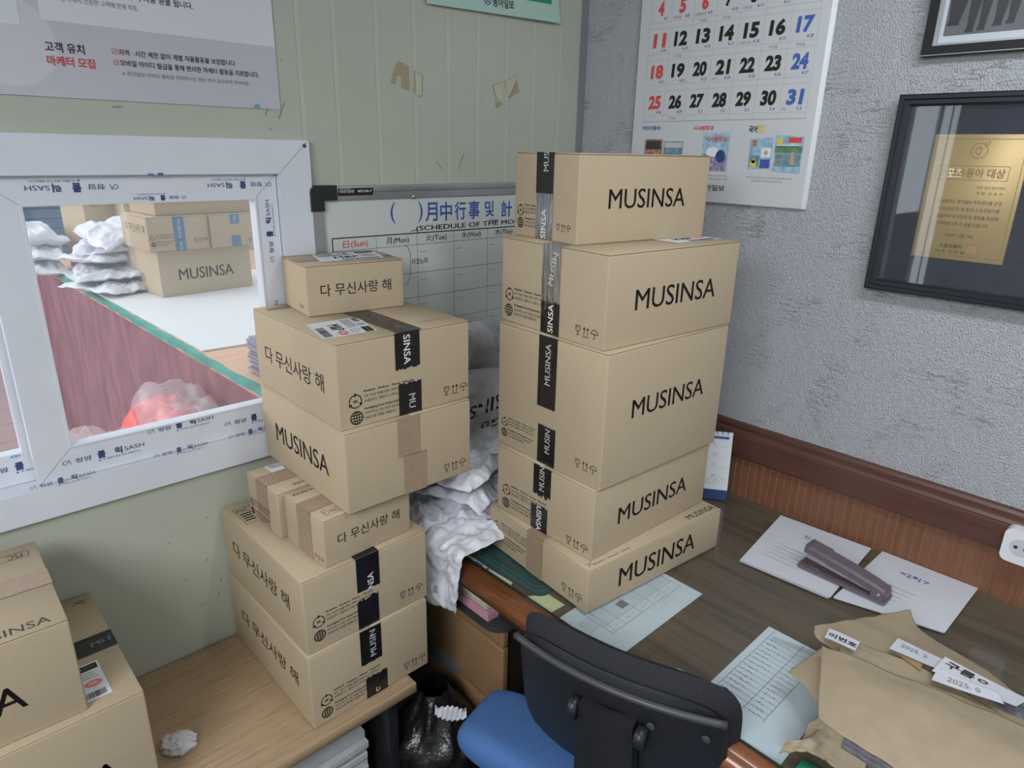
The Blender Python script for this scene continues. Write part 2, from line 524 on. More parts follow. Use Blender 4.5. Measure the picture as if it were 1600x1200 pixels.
def struct(mb, name, parent=None):
    o = mb.build(name, parent)
    if not parent:
        o['kind'] = 'structure'
    return o


def rounded(x0, y0, x1, y1, r, n=5):
    out = []
    for cx, cy, a0 in ((x1 - r, y1 - r, 0), (x0 + r, y1 - r, 90), (x0 + r, y0 + r, 180), (x1 - r, y0 + r, 270)):
        for i in range(n + 1):
            a = R(a0 + 90 * i / n)
            out.append((cx + r * math.cos(a), cy + r * math.sin(a)))
    return out


def circ(cx, cy, r, n=20, a0=0, a1=360, ry=None):
    return [(cx + r * math.cos(R(a0 + (a1 - a0) * i / n)), cy + (ry or r) * math.sin(R(a0 + (a1 - a0) * i / n))) for i in range(n + 1)]


# face frames: wall_back face (x, z) seen from -y, wall_right face seen from -x
def FB(y):
    return lambda u, v: (u, y, v)


def FR(x):
    return lambda u, v: (x, -u, v)          # u = -y grows to the right as seen from the room


def FT(z):
    return lambda u, v: (u, v, z)


def FTr(z):
    return lambda u, v: (v, -u, z)          # lettering on a flat top read by someone facing the right wall


# ------------------------------------------------------------------ the room
WX0, WX1, WZ0, WZ1 = -2.42, -1.05, 1.02, 1.745     # opening in the green wall
mb = MB()
xs = [-4.7]
g0 = -1.026
grooves = sorted([-0.931, -0.81, -0.693, -0.579, -0.47, -0.356, -0.244, -0.126] + [g0, -2.47, -3.0])
prof = [(-4.7, 0.0)]
for gx in grooves:
    prof += [(gx - 0.002, 0.0), (gx - 0.0005, 0.0010), (gx + 0.0005, 0.0010), (gx + 0.010, -0.0003), (gx + 0.022, 0.0)]
prof += [(0.0, 0.0)]
prof = [p for p in prof if abs(p[0] - WX0) > 0.004 and abs(p[0] - WX1) > 0.004] + [(WX0, 0.0), (WX1, 0.0)]
prof.sort()
for (xa, ya), (xb, yb) in zip(prof[:-1], prof[1:]):
    spans = [(0, 2.6)] if xb <= WX0 + 1e-6 or xa >= WX1 - 1e-6 else [(0, WZ0), (WZ1, 2.6)]
    for za, zb in spans:
        mb.poly([(xa, ya, za), (xb, yb, za), (xb, yb, zb), (xa, ya, zb)], 'green_wall')
for (a, b) in (((WX0, WZ0), (WX1, WZ0)), ((WX1, WZ0), (WX1, WZ1)), ((WX1, WZ1), (WX0, WZ1)), ((WX0, WZ1), (WX0, WZ0))):
    mb.poly([(a[0], 0, a[1]), (a[0], 0.1, a[1]), (b[0], 0.1, b[1]), (b[0], 0, b[1])], 'green_wall')
# outer skin
for x0, x1, z0, z1 in ((-4.7, WX0, 0, 2.6), (WX1, 0.0, 0, 2.6), (WX0, WX1, 0, WZ0), (WX0, WX1, WZ1, 2.6)):
    mb.poly([(x1, 0.1, z0), (x0, 0.1, z0), (x0, 0.1, z1), (x1, 0.1, z1)], 'plain_wall')
# scuffs and scratches on the paint
rnd = random.Random(4)
Fw = FB(-0.0012)
for (x, z, L, a) in ((-1.118, 1.832, .035, 1.0), (-1.085, 1.825, .04, 1.15), (-1.31, 0.80, .03, 1.5), (-1.45, 0.70, .012, 0.3), (-1.36, 0.66, .01, 1.4), (-1.37, 0.62, .012, 1.4),
                     (-0.62, 1.73, .03, -0.8), (-0.54, 1.71, .05, 1.1), (-1.42, 0.61, .012, 0.2), (-1.39, 0.735, .008, 0.8), (-1.44, 1.832, .018, 0.1), (-1.30, 1.845, .012, 1.5)):
    mb.stroke(Fw, [(x, z), (x + L * math.cos(a), z + L * math.sin(a))], 0.0016, 'dirt')
for i in range(26):
    x, z = rnd.uniform(-1.75, -0.1), rnd.choice([rnd.uniform(0.55, 0.95), rnd.uniform(1.7, 2.1)])
    mb.stroke(Fw, [(x, z), (x + rnd.uniform(.002, .006), z + rnd.uniform(-.004, .004))], 0.0018, 'dirt')
struct(mb, 'wall_back')

mb = MB()
mb.poly([(0, 0.1, 0), (0, -3.5, 0), (0, -3.5, 2.6), (0, 0.1, 2.6)], 'stucco')
mb.poly([(0.1, 0.1, 0), (0.1, 0.1, 2.6), (0.1, -3.5, 2.6), (0.1, -3.5, 0)], 'plain_wall')
struct(mb, 'wall_right')
mb = MB()
mb.box((-4.8, -3.6, 0), (-4.7, 0.1, 2.6), 'plain_wall')
struct(mb, 'wall_left')
mb = MB()
for x0, x1, z0, z1 in ((-4.7, -2.45, 0, 2.6), (-0.55, 0.1, 0, 2.6), (-2.45, -0.55, 0, 0.95), (-2.45, -0.55, 2.25, 2.6)):
    mb.box((x0, -3.6, z0), (x1, -3.5, z1), 'plain_wall')
struct(mb, 'wall_front')
mb = MB()
mb.box((-4.8, -3.6, -0.1), (0.1, 0.1, 0), 'floor')
struct(mb, 'floor')
mb = MB()
mb.box((-4.8, -3.6, 2.6), (0.1, 0.1, 2.7), 'ceiling')
struct(mb, 'ceiling')

# grey steel angle in the corner
mb = MB()
mb.box((-0.030, -0.004, 0.0), (-0.0005, -0.0005, 2.6), 'steel_trim')
mb.box((-0.004, -0.006, 0.0), (-0.0005, -0.004, 2.6), 'steel_trim')
for z in (2.168, 1.4):
    mb.add(*(lambda n: ([(-0.017 + 0.0055 * math.cos(2 * math.pi * i / n), -0.0045, z + 0.0055 * math.sin(2 * math.pi * i / n)) for i in range(n)] + [(-0.017, -0.0075, z)],
                        [((i + 1) % n, i, n) for i in range(n)]))(12), 'steel', True)
struct(mb, 'trim_1')

# chair rail and grooved panel on the right wall
pr = [(0.0, 0.986), (-0.014, 0.984), (-0.017, 0.976), (-0.017, 0.966), (-0.024, 0.962), (-0.027, 0.954), (-0.027, 0.950), (-0.031, 0.947), (-0.031, 0.886), (-0.028, 0.880), (0.0, 0.880)]
mb = MB()
n = len(pr)
mb.add([(x, -0.005, z) for x, z in pr] + [(x, -3.49, z) for x, z in pr], [(i, (i + 1) % n, n + (i + 1) % n, n + i)[::-1] for i in range(n)] + [tuple(range(n)), tuple(range(n, 2 * n))[::-1]], 'rail')
struct(mb, 'trim_2')
mb = MB()
pz0, pz1 = 0.0, 0.879
y = -0.006
k = 0
while y > -3.48:
    wd = 0.0225
    mb.poly([(-0.012, y, pz0), (-0.012, y - wd + 0.0022, pz0), (-0.012, y - wd + 0.0022, pz1), (-0.012, y, pz1)], 'panel')
    mb.poly([(-0.012, y - wd + 0.0022, pz0), (-0.0105, y - wd + 0.0011, pz0), (-0.0105, y - wd + 0.0011, pz1), (-0.012, y - wd + 0.0022, pz1)], 'groove')
    mb.poly([(-0.0105, y - wd + 0.0011, pz0), (-0.012, y - wd, pz0), (-0.012, y - wd, pz1), (-0.0105, y - wd + 0.0011, pz1)], 'groove')
    y -= wd
struct(mb, 'trim_3')

# ------------------------------------------------------------------ the sliding window
win = bpy.data.objects.new('window_1', None)
C.objects.link(win)
win['kind'] = 'structure'
FO = (-2.46, -1.0216, 0.9857, 1.7774)      # casing outside
FI = (-2.375, -1.105, 1.0575, 1.700)       # casing inside


def ring(mb, o, i, ya, yb, m, bev=True):
    """mitred rectangular frame, o and i = (x0, x1, z0, z1), front at ya, back at yb"""
    (a0, a1, b0, b1), (c0, c1, d0, d1) = o, i
    O = [(a0, b0), (a1, b0), (a1, b1), (a0, b1)]
    I = [(c0, d0), (c1, d0), (c1, d1), (c0, d1)]
    for k in range(4):
        l = (k + 1) % 4
        mb.poly([(O[k][0], ya, O[k][1]), (O[l][0], ya, O[l][1]), (I[l][0], ya, I[l][1]), (I[k][0], ya, I[k][1])], m)
        mb.poly([(O[k][0], yb, O[k][1]), (O[l][0], yb, O[l][1]), (O[l][0], ya, O[l][1]), (O[k][0], ya, O[k][1])], m)
        mb.poly([(I[k][0], ya, I[k][1]), (I[l][0], ya, I[l][1]), (I[l][0], yb, I[l][1]), (I[k][0], yb, I[k][1])], m)
        mb.poly([(O[l][0], yb, O[l][1]), (O[k][0], yb, O[k][1]), (I[k][0], yb, I[k][1]), (I[l][0], yb, I[l][1])], m)


def film_print(mb, F, u, v, h, ang=0.0, s=1.0):
    """the maker's print on the protective film, one run, baseline start (u, v)"""
    ca, sa = math.cos(ang), math.sin(ang)
    G = lambda a, b: F(u + a * ca - b * sa, v + a * sa + b * ca)
    k = h * s
    mb.stroke(G, [(k * a, k * b) for a, b in ((0.75, .95), (.2, .75), (.1, .35), (.5, .1), (.85, .4), (1.15, 1.0), (1.45, .05))], 0.10 * k, 'film_ink')
    mb.text(G, '청암', k * 2.2, 0, k * 5.0, k * 0.95, 'film_ink', 0.01)
    mb.text(G, '클', k * 6.0, -k * .25, k * 7.4, k * 1.35, 'film_ink', 0.035)
    mb.text(G, '릭', k * 9.1, -k * .2, k * 10.4, k * 1.3, 'film_ink', 0.03)
    mb.text(G, 'SASH', k * 10.8, k * 0.1, k * 14.4, k * .95, 'film_ink', 0.0)
    mb.poly([G(k * 6.0, -k * .75), G(k * 6.5, -k * .75), G(k * 6.25, -k * .4)], 'film_ink')
    mb.text(G, '본 제품은 품질 보증 제품입니다', k * 6.8, -k * .75, k * 13.6, -k * .42, 'film_ink')


mb = MB()
ring(mb, FO, FI, -0.018, 0.085, 'upvc')
for k in (0, 1):   # mitre joint lines
    zz = ((FO[3], FI[3]), (FO[2], FI[2]))[k]
    mb.stroke(FB(-0.0185), [(FO[1] - 0.002, zz[0]), (FI[1], zz[1])], 0.0012, 'line_ink')
Fc = FB(-0.0188)
# film print running over the edge of the casing
for u0 in (-1.475, -1.30, -1.72):
    film_print(mb, FB(-0.0186), u0, 1.0625, 0.0085)
mb.text(FB(-0.0186), '클 릭', -1.396, 1.698, -1.365, 1.704, 'blue_ink', 0.03, math.pi)
film_print(mb, FB(-0.0186), -1.0985, 1.18, 0.0085, R(90))
mb.add(*(lambda n: ([(-1.034 + 0.005 * math.cos(2 * math.pi * i / n), -0.0185, 1.765 + 0.005 * math.sin(2 * math.pi * i / n)) for i in range(n)] + [(-1.034, -0.0215, 1.765)],
                    [((i + 1) % n, i, n) for i in range(n)]))(12), 'dark_grey_plastic', True)
struct(mb, 'window_frame', win)
# right sash in front
SO = (-1.70, -1.107, 1.0585, 1.699)
SI = (-1.6275, -1.1639, 1.1322, 1.6412)
mb = MB()
ring(mb, SO, SI, 0.0, 0.032, 'upvc')
ring(mb, (SI[0] - 0.004, SI[1] + 0.004, SI[2] - 0.004, SI[3] + 0.004), SI, -0.0025, 0.0, 'upvc')
for a, b in (((SO[0], SO[2]), (SI[0], SI[2])), ((SO[1], SO[2]), (SI[1], SI[2])), ((SO[1], SO[3]), (SI[1], SI[3])), ((SO[0], SO[3]), (SI[0], SI[3]))):
    mb.stroke(FB(-0.0006), [a, b], 0.001, 'line_ink')
Fs = FB(-0.0007)
film_print(mb, Fs, -1.652, 1.0905, 0.0115)
film_print(mb, Fs, -1.475, 1.117, 0.0105)
film_print(mb, Fs, -1.300, 1.0895, 0.0115)
film_print(mb, Fs, -1.452, 1.682, 0.0115, math.pi)
film_print(mb, Fs, -1.318, 1.655, 0.0075, math.pi)
film_print(mb, Fs, -1.118, 1.681, 0.0105, math.pi)
film_print(mb, Fs, -1.128, 1.488, 0.0105, R(90))
film_print(mb, Fs, -1.128, 1.24, 0.0105, R(90))
struct(mb, 'window_sash', win)
mb = MB()
mb.box((SI[0] - .002, 0.012, SI[2] - .002), (SI[1] + .002, 0.016, SI[3] + .002), 'glass')
struct(mb, 'window_pane', win)
# left sash behind
mb = MB()
LO = (-2.374, -1.640, 1.0585, 1.699)
LI = (-2.30, -1.713, 1.128, 1.6412)
ring(mb, LO, LI, 0.040, 0.072, 'upvc')
film_print(mb, FB(0.0393), -1.80, 1.093, 0.0115)
film_print(mb, FB(0.0393), -2.02, 1.093, 0.0115)
mb.text(FB(0.0393), 'ASH', -1.735, 1.120, -1.718, 1.126, 'blue_ink')
struct(mb, 'window_sash', win)
mb = MB()
mb.box((LI[0] - .002, 0.052, LI[2] - .002), (LI[1] + .002, 0.056, LI[3] + .002), 'glass')
struct(mb, 'window_pane', win)

# glazed door far along the same wall (seen mirrored in the award glass)
dr = bpy.data.objects.new('door_1', None)
C.objects.link(dr)
dr['kind'] = 'structure'
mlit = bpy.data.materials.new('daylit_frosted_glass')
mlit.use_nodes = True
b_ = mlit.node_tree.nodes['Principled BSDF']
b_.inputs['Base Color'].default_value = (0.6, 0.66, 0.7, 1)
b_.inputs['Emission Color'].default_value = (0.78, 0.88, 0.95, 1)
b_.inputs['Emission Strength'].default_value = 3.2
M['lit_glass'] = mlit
mb = MB()
ring(mb, (-3.68, -3.06, 0.0, 2.2), (-3.60, -3.14, 0.9, 2.12), -0.03, -0.002, 'socket')
mb.box((-3.61, -0.025, 0.05), (-3.13, -0.005, 0.9), 'upvc')
struct(mb, 'door_frame', dr)
mb = MB()
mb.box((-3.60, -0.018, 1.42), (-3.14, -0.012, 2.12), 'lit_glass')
mb.box((-3.60, -0.018, 0.9), (-3.14, -0.012, 1.42), 'black_frame')
struct(mb, 'door_pane', dr)
mb = MB()
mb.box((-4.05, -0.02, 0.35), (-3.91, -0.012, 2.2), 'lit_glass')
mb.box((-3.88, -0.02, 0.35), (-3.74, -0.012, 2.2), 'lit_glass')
mb.box((-3.91, -0.022, 0.35), (-3.88, -0.011, 2.2), 'grey_plastic')
struct(mb, 'door_sidelight', dr)

# ------------------------------------------------------------------ cardboard boxes
def zig(n, amp, seed):
    r = random.Random(seed)
    return [r.uniform(-amp, amp) for _ in range(n + 1)]


def tape_piece(mb, F, u0, u1, v0, v1, m, torn0=0.0, torn1=0.0, seed=1, nseg=14):
    """strip on a face frame F(u, v); torn ends zigzag"""
    t0, t1 = zig(nseg, torn0, seed), zig(nseg, torn1, seed + 7)
    us = [u0 + (u1 - u0) * i / nseg for i in range(nseg + 1)]
    rows = 6
    vs, fs = [], []
    for j in range(rows + 1):
        for i, u in enumerate(us):
            a, b = v0 + t0[i], v1 + t1[i]
            vs.append(F(u, a + (b - a) * j / rows))
    w_ = nseg + 1
    fs = [(j * w_ + i, j * w_ + i + 1, (j + 1) * w_ + i + 1, (j + 1) * w_ + i) for j in range(rows) for i in range(nseg)]
    mb.add(vs, fs, m, True)


def recycle_marks(mb, F, c4, cg, rad, tx, lines_v, lh, ink='ink', width=None):
    """recycling arrows and globe with two small text blocks"""
    u, v = c4
    for k in range(3):
        a0 = 95 + 120 * k
        mb.stroke(F, circ(u, v, rad, 10, a0, a0 + 88), rad * 0.17, ink)
        a = R(a0 - 6)
        p = (u + rad * math.cos(a), v + rad * math.sin(a))
        d = (math.sin(a), -math.cos(a))
        nn = (math.cos(a), math.sin(a))
        q = rad * 0.42
        mb.poly([F(p[0] - nn[0] * q * .8 - d[0] * q * .4, p[1] - nn[1] * q * .8 - d[1] * q * .4), F(p[0] + d[0] * q, p[1] + d[1] * q), F(p[0] + nn[0] * q * .8 - d[0] * q * .4, p[1] + nn[1] * q * .8 - d[1] * q * .4)][::-1], ink)
    mb.text(F, '4R', u - rad * .42, v - rad * .26, u + rad * .42, v + rad * .26, ink, 0.02)
    u, v = cg
    t = rad * 0.15
    mb.stroke(F, circ(u, v, rad, 22), t * 1.2, ink)
    mb.stroke(F, circ(u, v, rad * .45, 16, ry=rad), t, ink)
    mb.stroke(F, [(u, v - rad), (u, v + rad)], t, ink)
    for q in (-.45, 0, .45):
        hw = rad * math.sqrt(1 - q * q)
        mb.stroke(F, [(u - hw, v + q * rad), (u + hw, v + q * rad)], t, ink)
    L = ['Rethink · Reduce · Reuse · Recycle', '지속 가능한 미래를 만들기 위해 더 오래 생각하고,', '낭비를 줄이고, 새롭게 쓰고, 버려지는 것을 줄입니다.',
         'Packaging from Responsible Sources', '무신사 박스는 지속 가능한 산림 경영을 위해', 'FSC® 인증 지류를 사용합니다.']
    W = width or 0.128
    ws = (1.0, .98, .96, .94, .84, .62)
    for s, vv, q, b in zip(L, lines_v, ws, (0.022, 0.004, 0.004, 0.022, 0.004, 0.004)):
        mb.text(F, s, tx, vv, tx + W * q, vv + lh, ink, b)


def handling_marks(mb, F, u, v, s, ink='ink'):
    """goblet, two arrows, umbrella; u = centre of the goblet, s = size"""
    t = s * 0.085
    mb.stroke(F, [(u - .32 * s, v + .5 * s), (u - .32 * s, v + .1 * s), (u - .12 * s, v - .14 * s), (u + .12 * s, v - .14 * s), (u + .32 * s, v + .1 * s), (u + .32 * s, v + .5 * s)], t, ink, True)
    mb.stroke(F, [(u, v - .14 * s), (u, v - .45 * s)], t, ink)
    mb.stroke(F, [(u - .2 * s, v - .47 * s), (u + .2 * s, v - .47 * s)], t, ink)
    mb.stroke(F, [(u - .02 * s, v + .5 * s), (u - .12 * s, v + .25 * s), (u + .02 * s, v + .22 * s)], t * .8, ink)
    u2 = u + 1.22 * s
    for q in (-.26, .26):
        mb.stroke(F, [(u2 + q * s, v - .32 * s), (u2 + q * s, v + .5 * s)], t, ink)
        mb.stroke(F, [(u2 + (q - .16) * s, v + .27 * s), (u2 + q * s, v + .5 * s), (u2 + (q + .16) * s, v + .27 * s)], t, ink)
    mb.stroke(F, [(u2 - .42 * s, v - .5 * s), (u2 + .42 * s, v - .5 * s)], t, ink)
    u3 = u + 2.5 * s
    mb.stroke(F, circ(u3, v, .5 * s, 12, 0, 180), t, ink)
    for q in (-.33, 0, .33):
        mb.stroke(F, circ(u3 + q * s, v, .165 * s, 6, 0, 180, ry=.09 * s), t * .8, ink)
    mb.stroke(F, [(u3, v + .05 * s), (u3, v - .42 * s), (u3 - .08 * s, v - .5 * s), (u3 - .17 * s, v - .42 * s)], t, ink)


def shipping_label(F, parent, wide, deep, name='shipping_label', text='M&P', turn=0):
    """address label; local frame 0..wide x 0..deep. The square code is left out."""
    mb = MB()
    mb.rect(F(0.0), 0, 0, wide, deep, 'label')
    G = F(0.0003)
    mb.rect(G, wide * .04, deep * .60, wide * .60, deep * .80, 'label_grey')
    mb.rect(G, wide * .66, deep * .80, wide * .97, deep * .96, 'ink')
    mb.text(F(0.0006), 'MUSINSA', wide * .70, deep * .85, wide * .94, deep * .91, 'white_ink', 0.01)
    mb.text(G, text, wide * .26, deep * .30, wide * .66, deep * .52, 'ink', 0.03)
    mb.text(G, '15', wide * .40, deep * .82, wide * .54, deep * .96, 'ink', 0.01)
    r_ = random.Random(int(wide * 9999))
    for k in range(3):
        mb.rect(G, wide * .68, deep * (.58 + .07 * k), wide * (.82 + .12 * r_.random()), deep * (.60 + .07 * k), 'grey_ink')
        mb.rect(F(0.0006), wide * .07, deep * (.635 + .05 * k), wide * (.35 + .2 * r_.random()), deep * (.65 + .05 * k), 'grey_ink')
    mb.poly([G(*p) for p in circ(wide * .82, deep * .42, wide * .13, 20, ry=deep * .09)[:-1]], 'red_oval')
    mb.rect(F(0.0006), wide * .76, deep * .43, wide * .88, deep * .445, 'label')
    mb.rect(F(0.0006), wide * .75, deep * .395, wide * .89, deep * .41, 'label')
    x = wide * .35
    while x < wide * .93:
        b = r_.uniform(.6, 2.2) * wide * .008
        mb.rect(G, x, deep * .05, x + b, deep * .20, 'ink')
        x += b + r_.uniform(.7, 1.8) * wide * .008
    x = wide * .04
    while x < wide * .28:
        b = r_.uniform(.6, 2.2) * wide * .008
        mb.rect(G, x, deep * .84, x + b, deep * .95, 'ink')
        x += b + r_.uniform(.7, 1.8) * wide * .008
    return mb.build(name, parent)


class Carton:
    """local frame: near lower corner at the origin, w along +x, d along +y, h up"""

    def __init__(self, label, loc, a, w, d, h, seam='y', m='card', gap=0.0012):
        self.root = thing('cardboard_box', label, 'box', loc, a)
        self.w, self.d, self.h = w, d, h
        self.mb = MB()
        ft = 0.003
        self.mb.box((0, 0, 0), (w, d, h - ft - 0.0008), m, 0.003)
        self.mb.box((0.003, 0.003, h - ft - 0.001), (w - 0.003, d - 0.003, h - 0.0015), 'card_in')
        if seam == 'y':
            for x0, x1 in ((0.0002, w / 2 - gap / 2), (w / 2 + gap / 2, w - 0.0002)):
                self.mb.box((x0, 0.0008, h - ft), (x1, d - 0.0008, h), m, 0.0013, 1)
        else:
            for y0, y1 in ((0.0002, d / 2 - gap / 2), (d / 2 + gap / 2, d - 0.0002)):
                self.mb.box((0.0008, y0, h - ft), (w - 0.0008, y1, h), m, 0.0013, 1)

    def front(self, e=0.0004):
        return lambda u, v: (u, -e, v)

    def left(self, e=0.0004):
        return lambda u, v: (-e, self.d - u, v)

    def top(self, e=0.0004):
        return lambda u, v: (u, v, self.h + e)

    def finish(self):
        return self.mb.build('carton', self.root)

    def tape(self, pieces, m='tape', texts=()):
        """pieces: (face, u0, u1, v0, v1, torn0, torn1); texts: (face, string, uc, vc, length, height, angle)"""
        mb = MB()
        for i, (f, u0, u1, v0, v1, t0, t1) in enumerate(pieces):
            tape_piece(mb, getattr(self, f)(0.0009), u0, u1, v0, v1, m, t0, t1, seed=i * 5 + int(u0 * 1000))
        for (f, s, uc, vc, L, hh, ang) in texts:
            mb.text(getattr(self, f)(0.0013), s, uc - L / 2, vc - hh / 2, uc + L / 2, vc + hh / 2, 'white_ink', 0.012, ang)
        return mb.build('packing_tape', self.root)


R90 = R(90)
# ---- the tall stack on the desk, bottom to top
c = Carton('flat wide cardboard box at the bottom of the tall stack on the desk', (-0.8234, -0.8167, 0.7508), -0.0932, 0.4897, 0.3801, 0.1154, 'x')
c.mb.text(c.front(), 'MUSINSA', 0.103, 0.032, 0.388, 0.083, 'ink', 0.008)
c.mb.text(c.top(), 'MUSINSA', 0.375, 0.012, 0.482, 0.032, 'ink', 0.0)
c.mb.text(c.top(), 'Rethink · Reduce · Reuse', 0.03, 0.012, 0.15, 0.017, 'ink', 0.0)
recycle_marks(c.mb, c.left(), (0.031, 0.068), (0.030, 0.034), 0.0115, 0.049, (.080, .071, .062, .045, .036, .027), .0062, 'ink', .112)
handling_marks(c.mb, c.left(), 0.301, 0.029, 0.0205)
c.mb.stroke(c.top(), [(0.012, 0.012), (0.032, 0.028)], .0012, 'ink')
c.mb.stroke(c.top(), [(0.012, 0.026), (0.032, 0.012)], .0012, 'ink')
c.finish()
c.tape([('left', .158, .220, -.0, .1155, 0, 0.0), ('top', -.0005, .08, .160, .222, 0, 0)], 'tape_brown')

c = Carton('cardboard box second from the bottom of the tall stack on the desk', (-0.7897, -0.793, 0.8670), -0.029, 0.4504, 0.3358, 0.1790, 'x')
c.mb.text(c.front(), 'MUSINSA', 0.088, 0.064, 0.362, 0.108, 'ink', 0.008)
recycle_marks(c.mb, c.left(), (0.036, 0.064), (0.035, 0.026), 0.0135, 0.055, (.077, .066, .056, .038, .028, .018), .0068)
handling_marks(c.mb, c.left(), 0.263, 0.022, 0.020)
c.finish()
c.tape([('left', .136, .197, .098, .178, .006, 0)], 'tape', [('left', 'MUSIN', .166, .146, .066, .0175, R90)])
c.tape([('left', .131, .189, .0, .068, 0, .004)], 'tape', [('left', 'USINSA', .160, .034, .066, .0175, -R90)])

c = Carton('tallest cardboard box, in the middle of the tall stack on the desk', (-0.7821, -0.7982, 1.0468), -0.0447, 0.4455, 0.3583, 0.3196, 'x')
c.mb.text(c.front(), 'MUSINSA', 0.091, 0.153, 0.364, 0.198, 'ink', 0.008)
recycle_marks(c.mb, c.left(), (0.027, 0.063), (0.026, 0.034), 0.0105, 0.041, (.074, .066, .058, .043, .035, .027), .0055, 'ink', .10)
handling_marks(c.mb, c.left(), 0.287, 0.044, 0.0195)
c.finish()
c.tape([('left', .146, .207, .145, .319, 0, 0)], 'tape', [('left', 'MUSINSA', .178, .252, .100, .0175, R90)])
c.tape([('left', .152, .212, 0, .099, 0, .002)], 'tape', [('left', 'MUSIN', .186, .062, .062, .0175, R90)])

c = Carton('cardboard box second from the top of the tall stack, crinkled black tape', (-0.7767, -0.7787, 1.3670), -0.0848, 0.4474, 0.3537, 0.2032, 'x')
c.mb.text(c.front(), 'MUSINSA', 0.088, 0.077, 0.368, 0.123, 'ink', 0.008)
recycle_marks(c.mb, c.left(), (0.031, 0.068), (0.029, 0.029), 0.014, 0.050, (.080, .070, .059, .041, .030, .020), .007, 'ink', .135)
handling_marks(c.mb, c.left(), 0.274, 0.030, 0.0205)
c.finish()
c.tape([('left', .149, .211, .055, .2035, .003, 0), ('top', -.0005, .12, .146, .206, 0, 0)], 'tape_crinkled', [('left', 'MUSIN', .186, .150, .075, .0175, R(78))])
c.tape([('left', .150, .213, 0, .075, 0, .002)], 'tape', [('left', 'SINSA', .184, .038, .066, .0175, R90)])
shipping_label(lambda e: (lambda u, v: (0.27 + u, .045 + v, 0.2032 + 0.0008 + e)), c.root, .165, .115)

c = Carton('top cardboard box of the tall stack, in front of the wall calendar', (-0.7342, -0.6492, 1.5706), -0.1462, 0.4116, 0.2351, 0.1917, 'x')
c.mb.text(c.front(), 'MUSINSA', 0.088, 0.075, 0.334, 0.118, 'ink', 0.008)
recycle_marks(c.mb, c.left(), (0.025, 0.060), (0.025, 0.031), 0.0115, 0.042, (.070, .062, .054, .039, .031, .023), .0056, 'ink', .09)
handling_marks(c.mb, c.left(), 0.171, 0.033, 0.0145)
c.finish()
c.tape([('left', .085, .149, .103, .192, .001, 0), ('top', -.0005, .10, .086, .150, 0, 0)], 'tape', [('left', 'MUS', .121, .172, .042, .0185, R90)])
c.tape([('left', .087, .150, 0, .104, 0, .002)], 'tape_crinkled', [('left', 'SINSA', .118, .036, .066, .0185, R90)])

# ---- the stack on the low table against the green wall, bottom to top
KO = '다 무신사랑 해'
c = Carton('bottom cardboard box of the left stack, resting on the low wooden table', (-1.3386, -0.4524, 0.4836), 0.0016, 0.3257, 0.440, 0.2010, 'y')
c.mb.text(c.left(), KO, .062, .082, .378, .122, 'ink', 0.006)
recycle_marks(c.mb, c.front(), (.036, .063), (.0355, .028), .0135, .056, (.076, .066, .056, .038, .028, .018), .0066, 'ink', .125)
handling_marks(c.mb, c.front(), .259, .030, .0195)
c.finish()
c.tape([('front', .131, .189, .103, .201, .002, 0)], 'tape', [('front', 'MUSIN', .165, .155, .075, .0165, R90)])
c.tape([('front', .141, .201, .0, .060, 0, .003)], 'tape', [('front', 'C', .172, .012, .012, .012, R(60))])

c = Carton('cardboard box second from the bottom of the left stack, under the two small boxes', (-1.3347, -0.4454, 0.6850), 0.0076, 0.3304, 0.4316, 0.1930, 'y')
c.mb.text(c.left(), KO, .052, .082, .362, .124, 'ink', 0.006)
recycle_marks(c.mb, c.front(), (.033, .076), (.033, .039), .0135, .052, (.089, .079, .069, .050, .040, .030), .0066, 'ink', .122)
handling_marks(c.mb, c.front(), .257, .037, .0195)
c.mb.stroke(c.top(), [(.015, .31), (.06, .31), (.06, .40), (.015, .40)], .001, 'ink', True)
for k in range(4):
    c.mb.rect(c.top(), .02, .325 + k * .012, .05, .331 + k * .012, 'ink_soft')
c.mb.text(c.top(), 'FSC', .02, .375, .05, .392, 'ink_soft')
c.finish()
c.tape([('front', .133, .194, .102, .193, .0, 0), ('top', .131, .193, -.0005, .06, 0, 0)], 'tape', [('front', 'NSA', .169, .122, .042, .0165, R90)])
c.tape([('front', .131, .188, .0, .079, 0, .006)], 'tape')

c = Carton('small cardboard box tucked behind the other small box, left stack', (-1.289, -0.255, 0.8788), 0.03, 0.235, 0.160, 0.1185, 'x')
recycle_marks(c.mb, c.left(.0014), (.018, .045), (.018, .020), .0085, .032, (.052, .045, .038, .024, .017, .010), .0045, 'ink', .085)
c.mb.text(c.top(), 'MUSINSA', .05, .015, .11, .027, 'ink', 0, math.pi)
c.finish()
c.tape([('left', .05, .108, 0, .119, 0, 0), ('top', -.0005, .12, .055, .113, 0, 0)], 'tape_brown')
shipping_label(lambda e: (lambda u, v: (.045 + u, .10 + v * .55, .1185 + .0008 + e)), c.root, .14, .10)

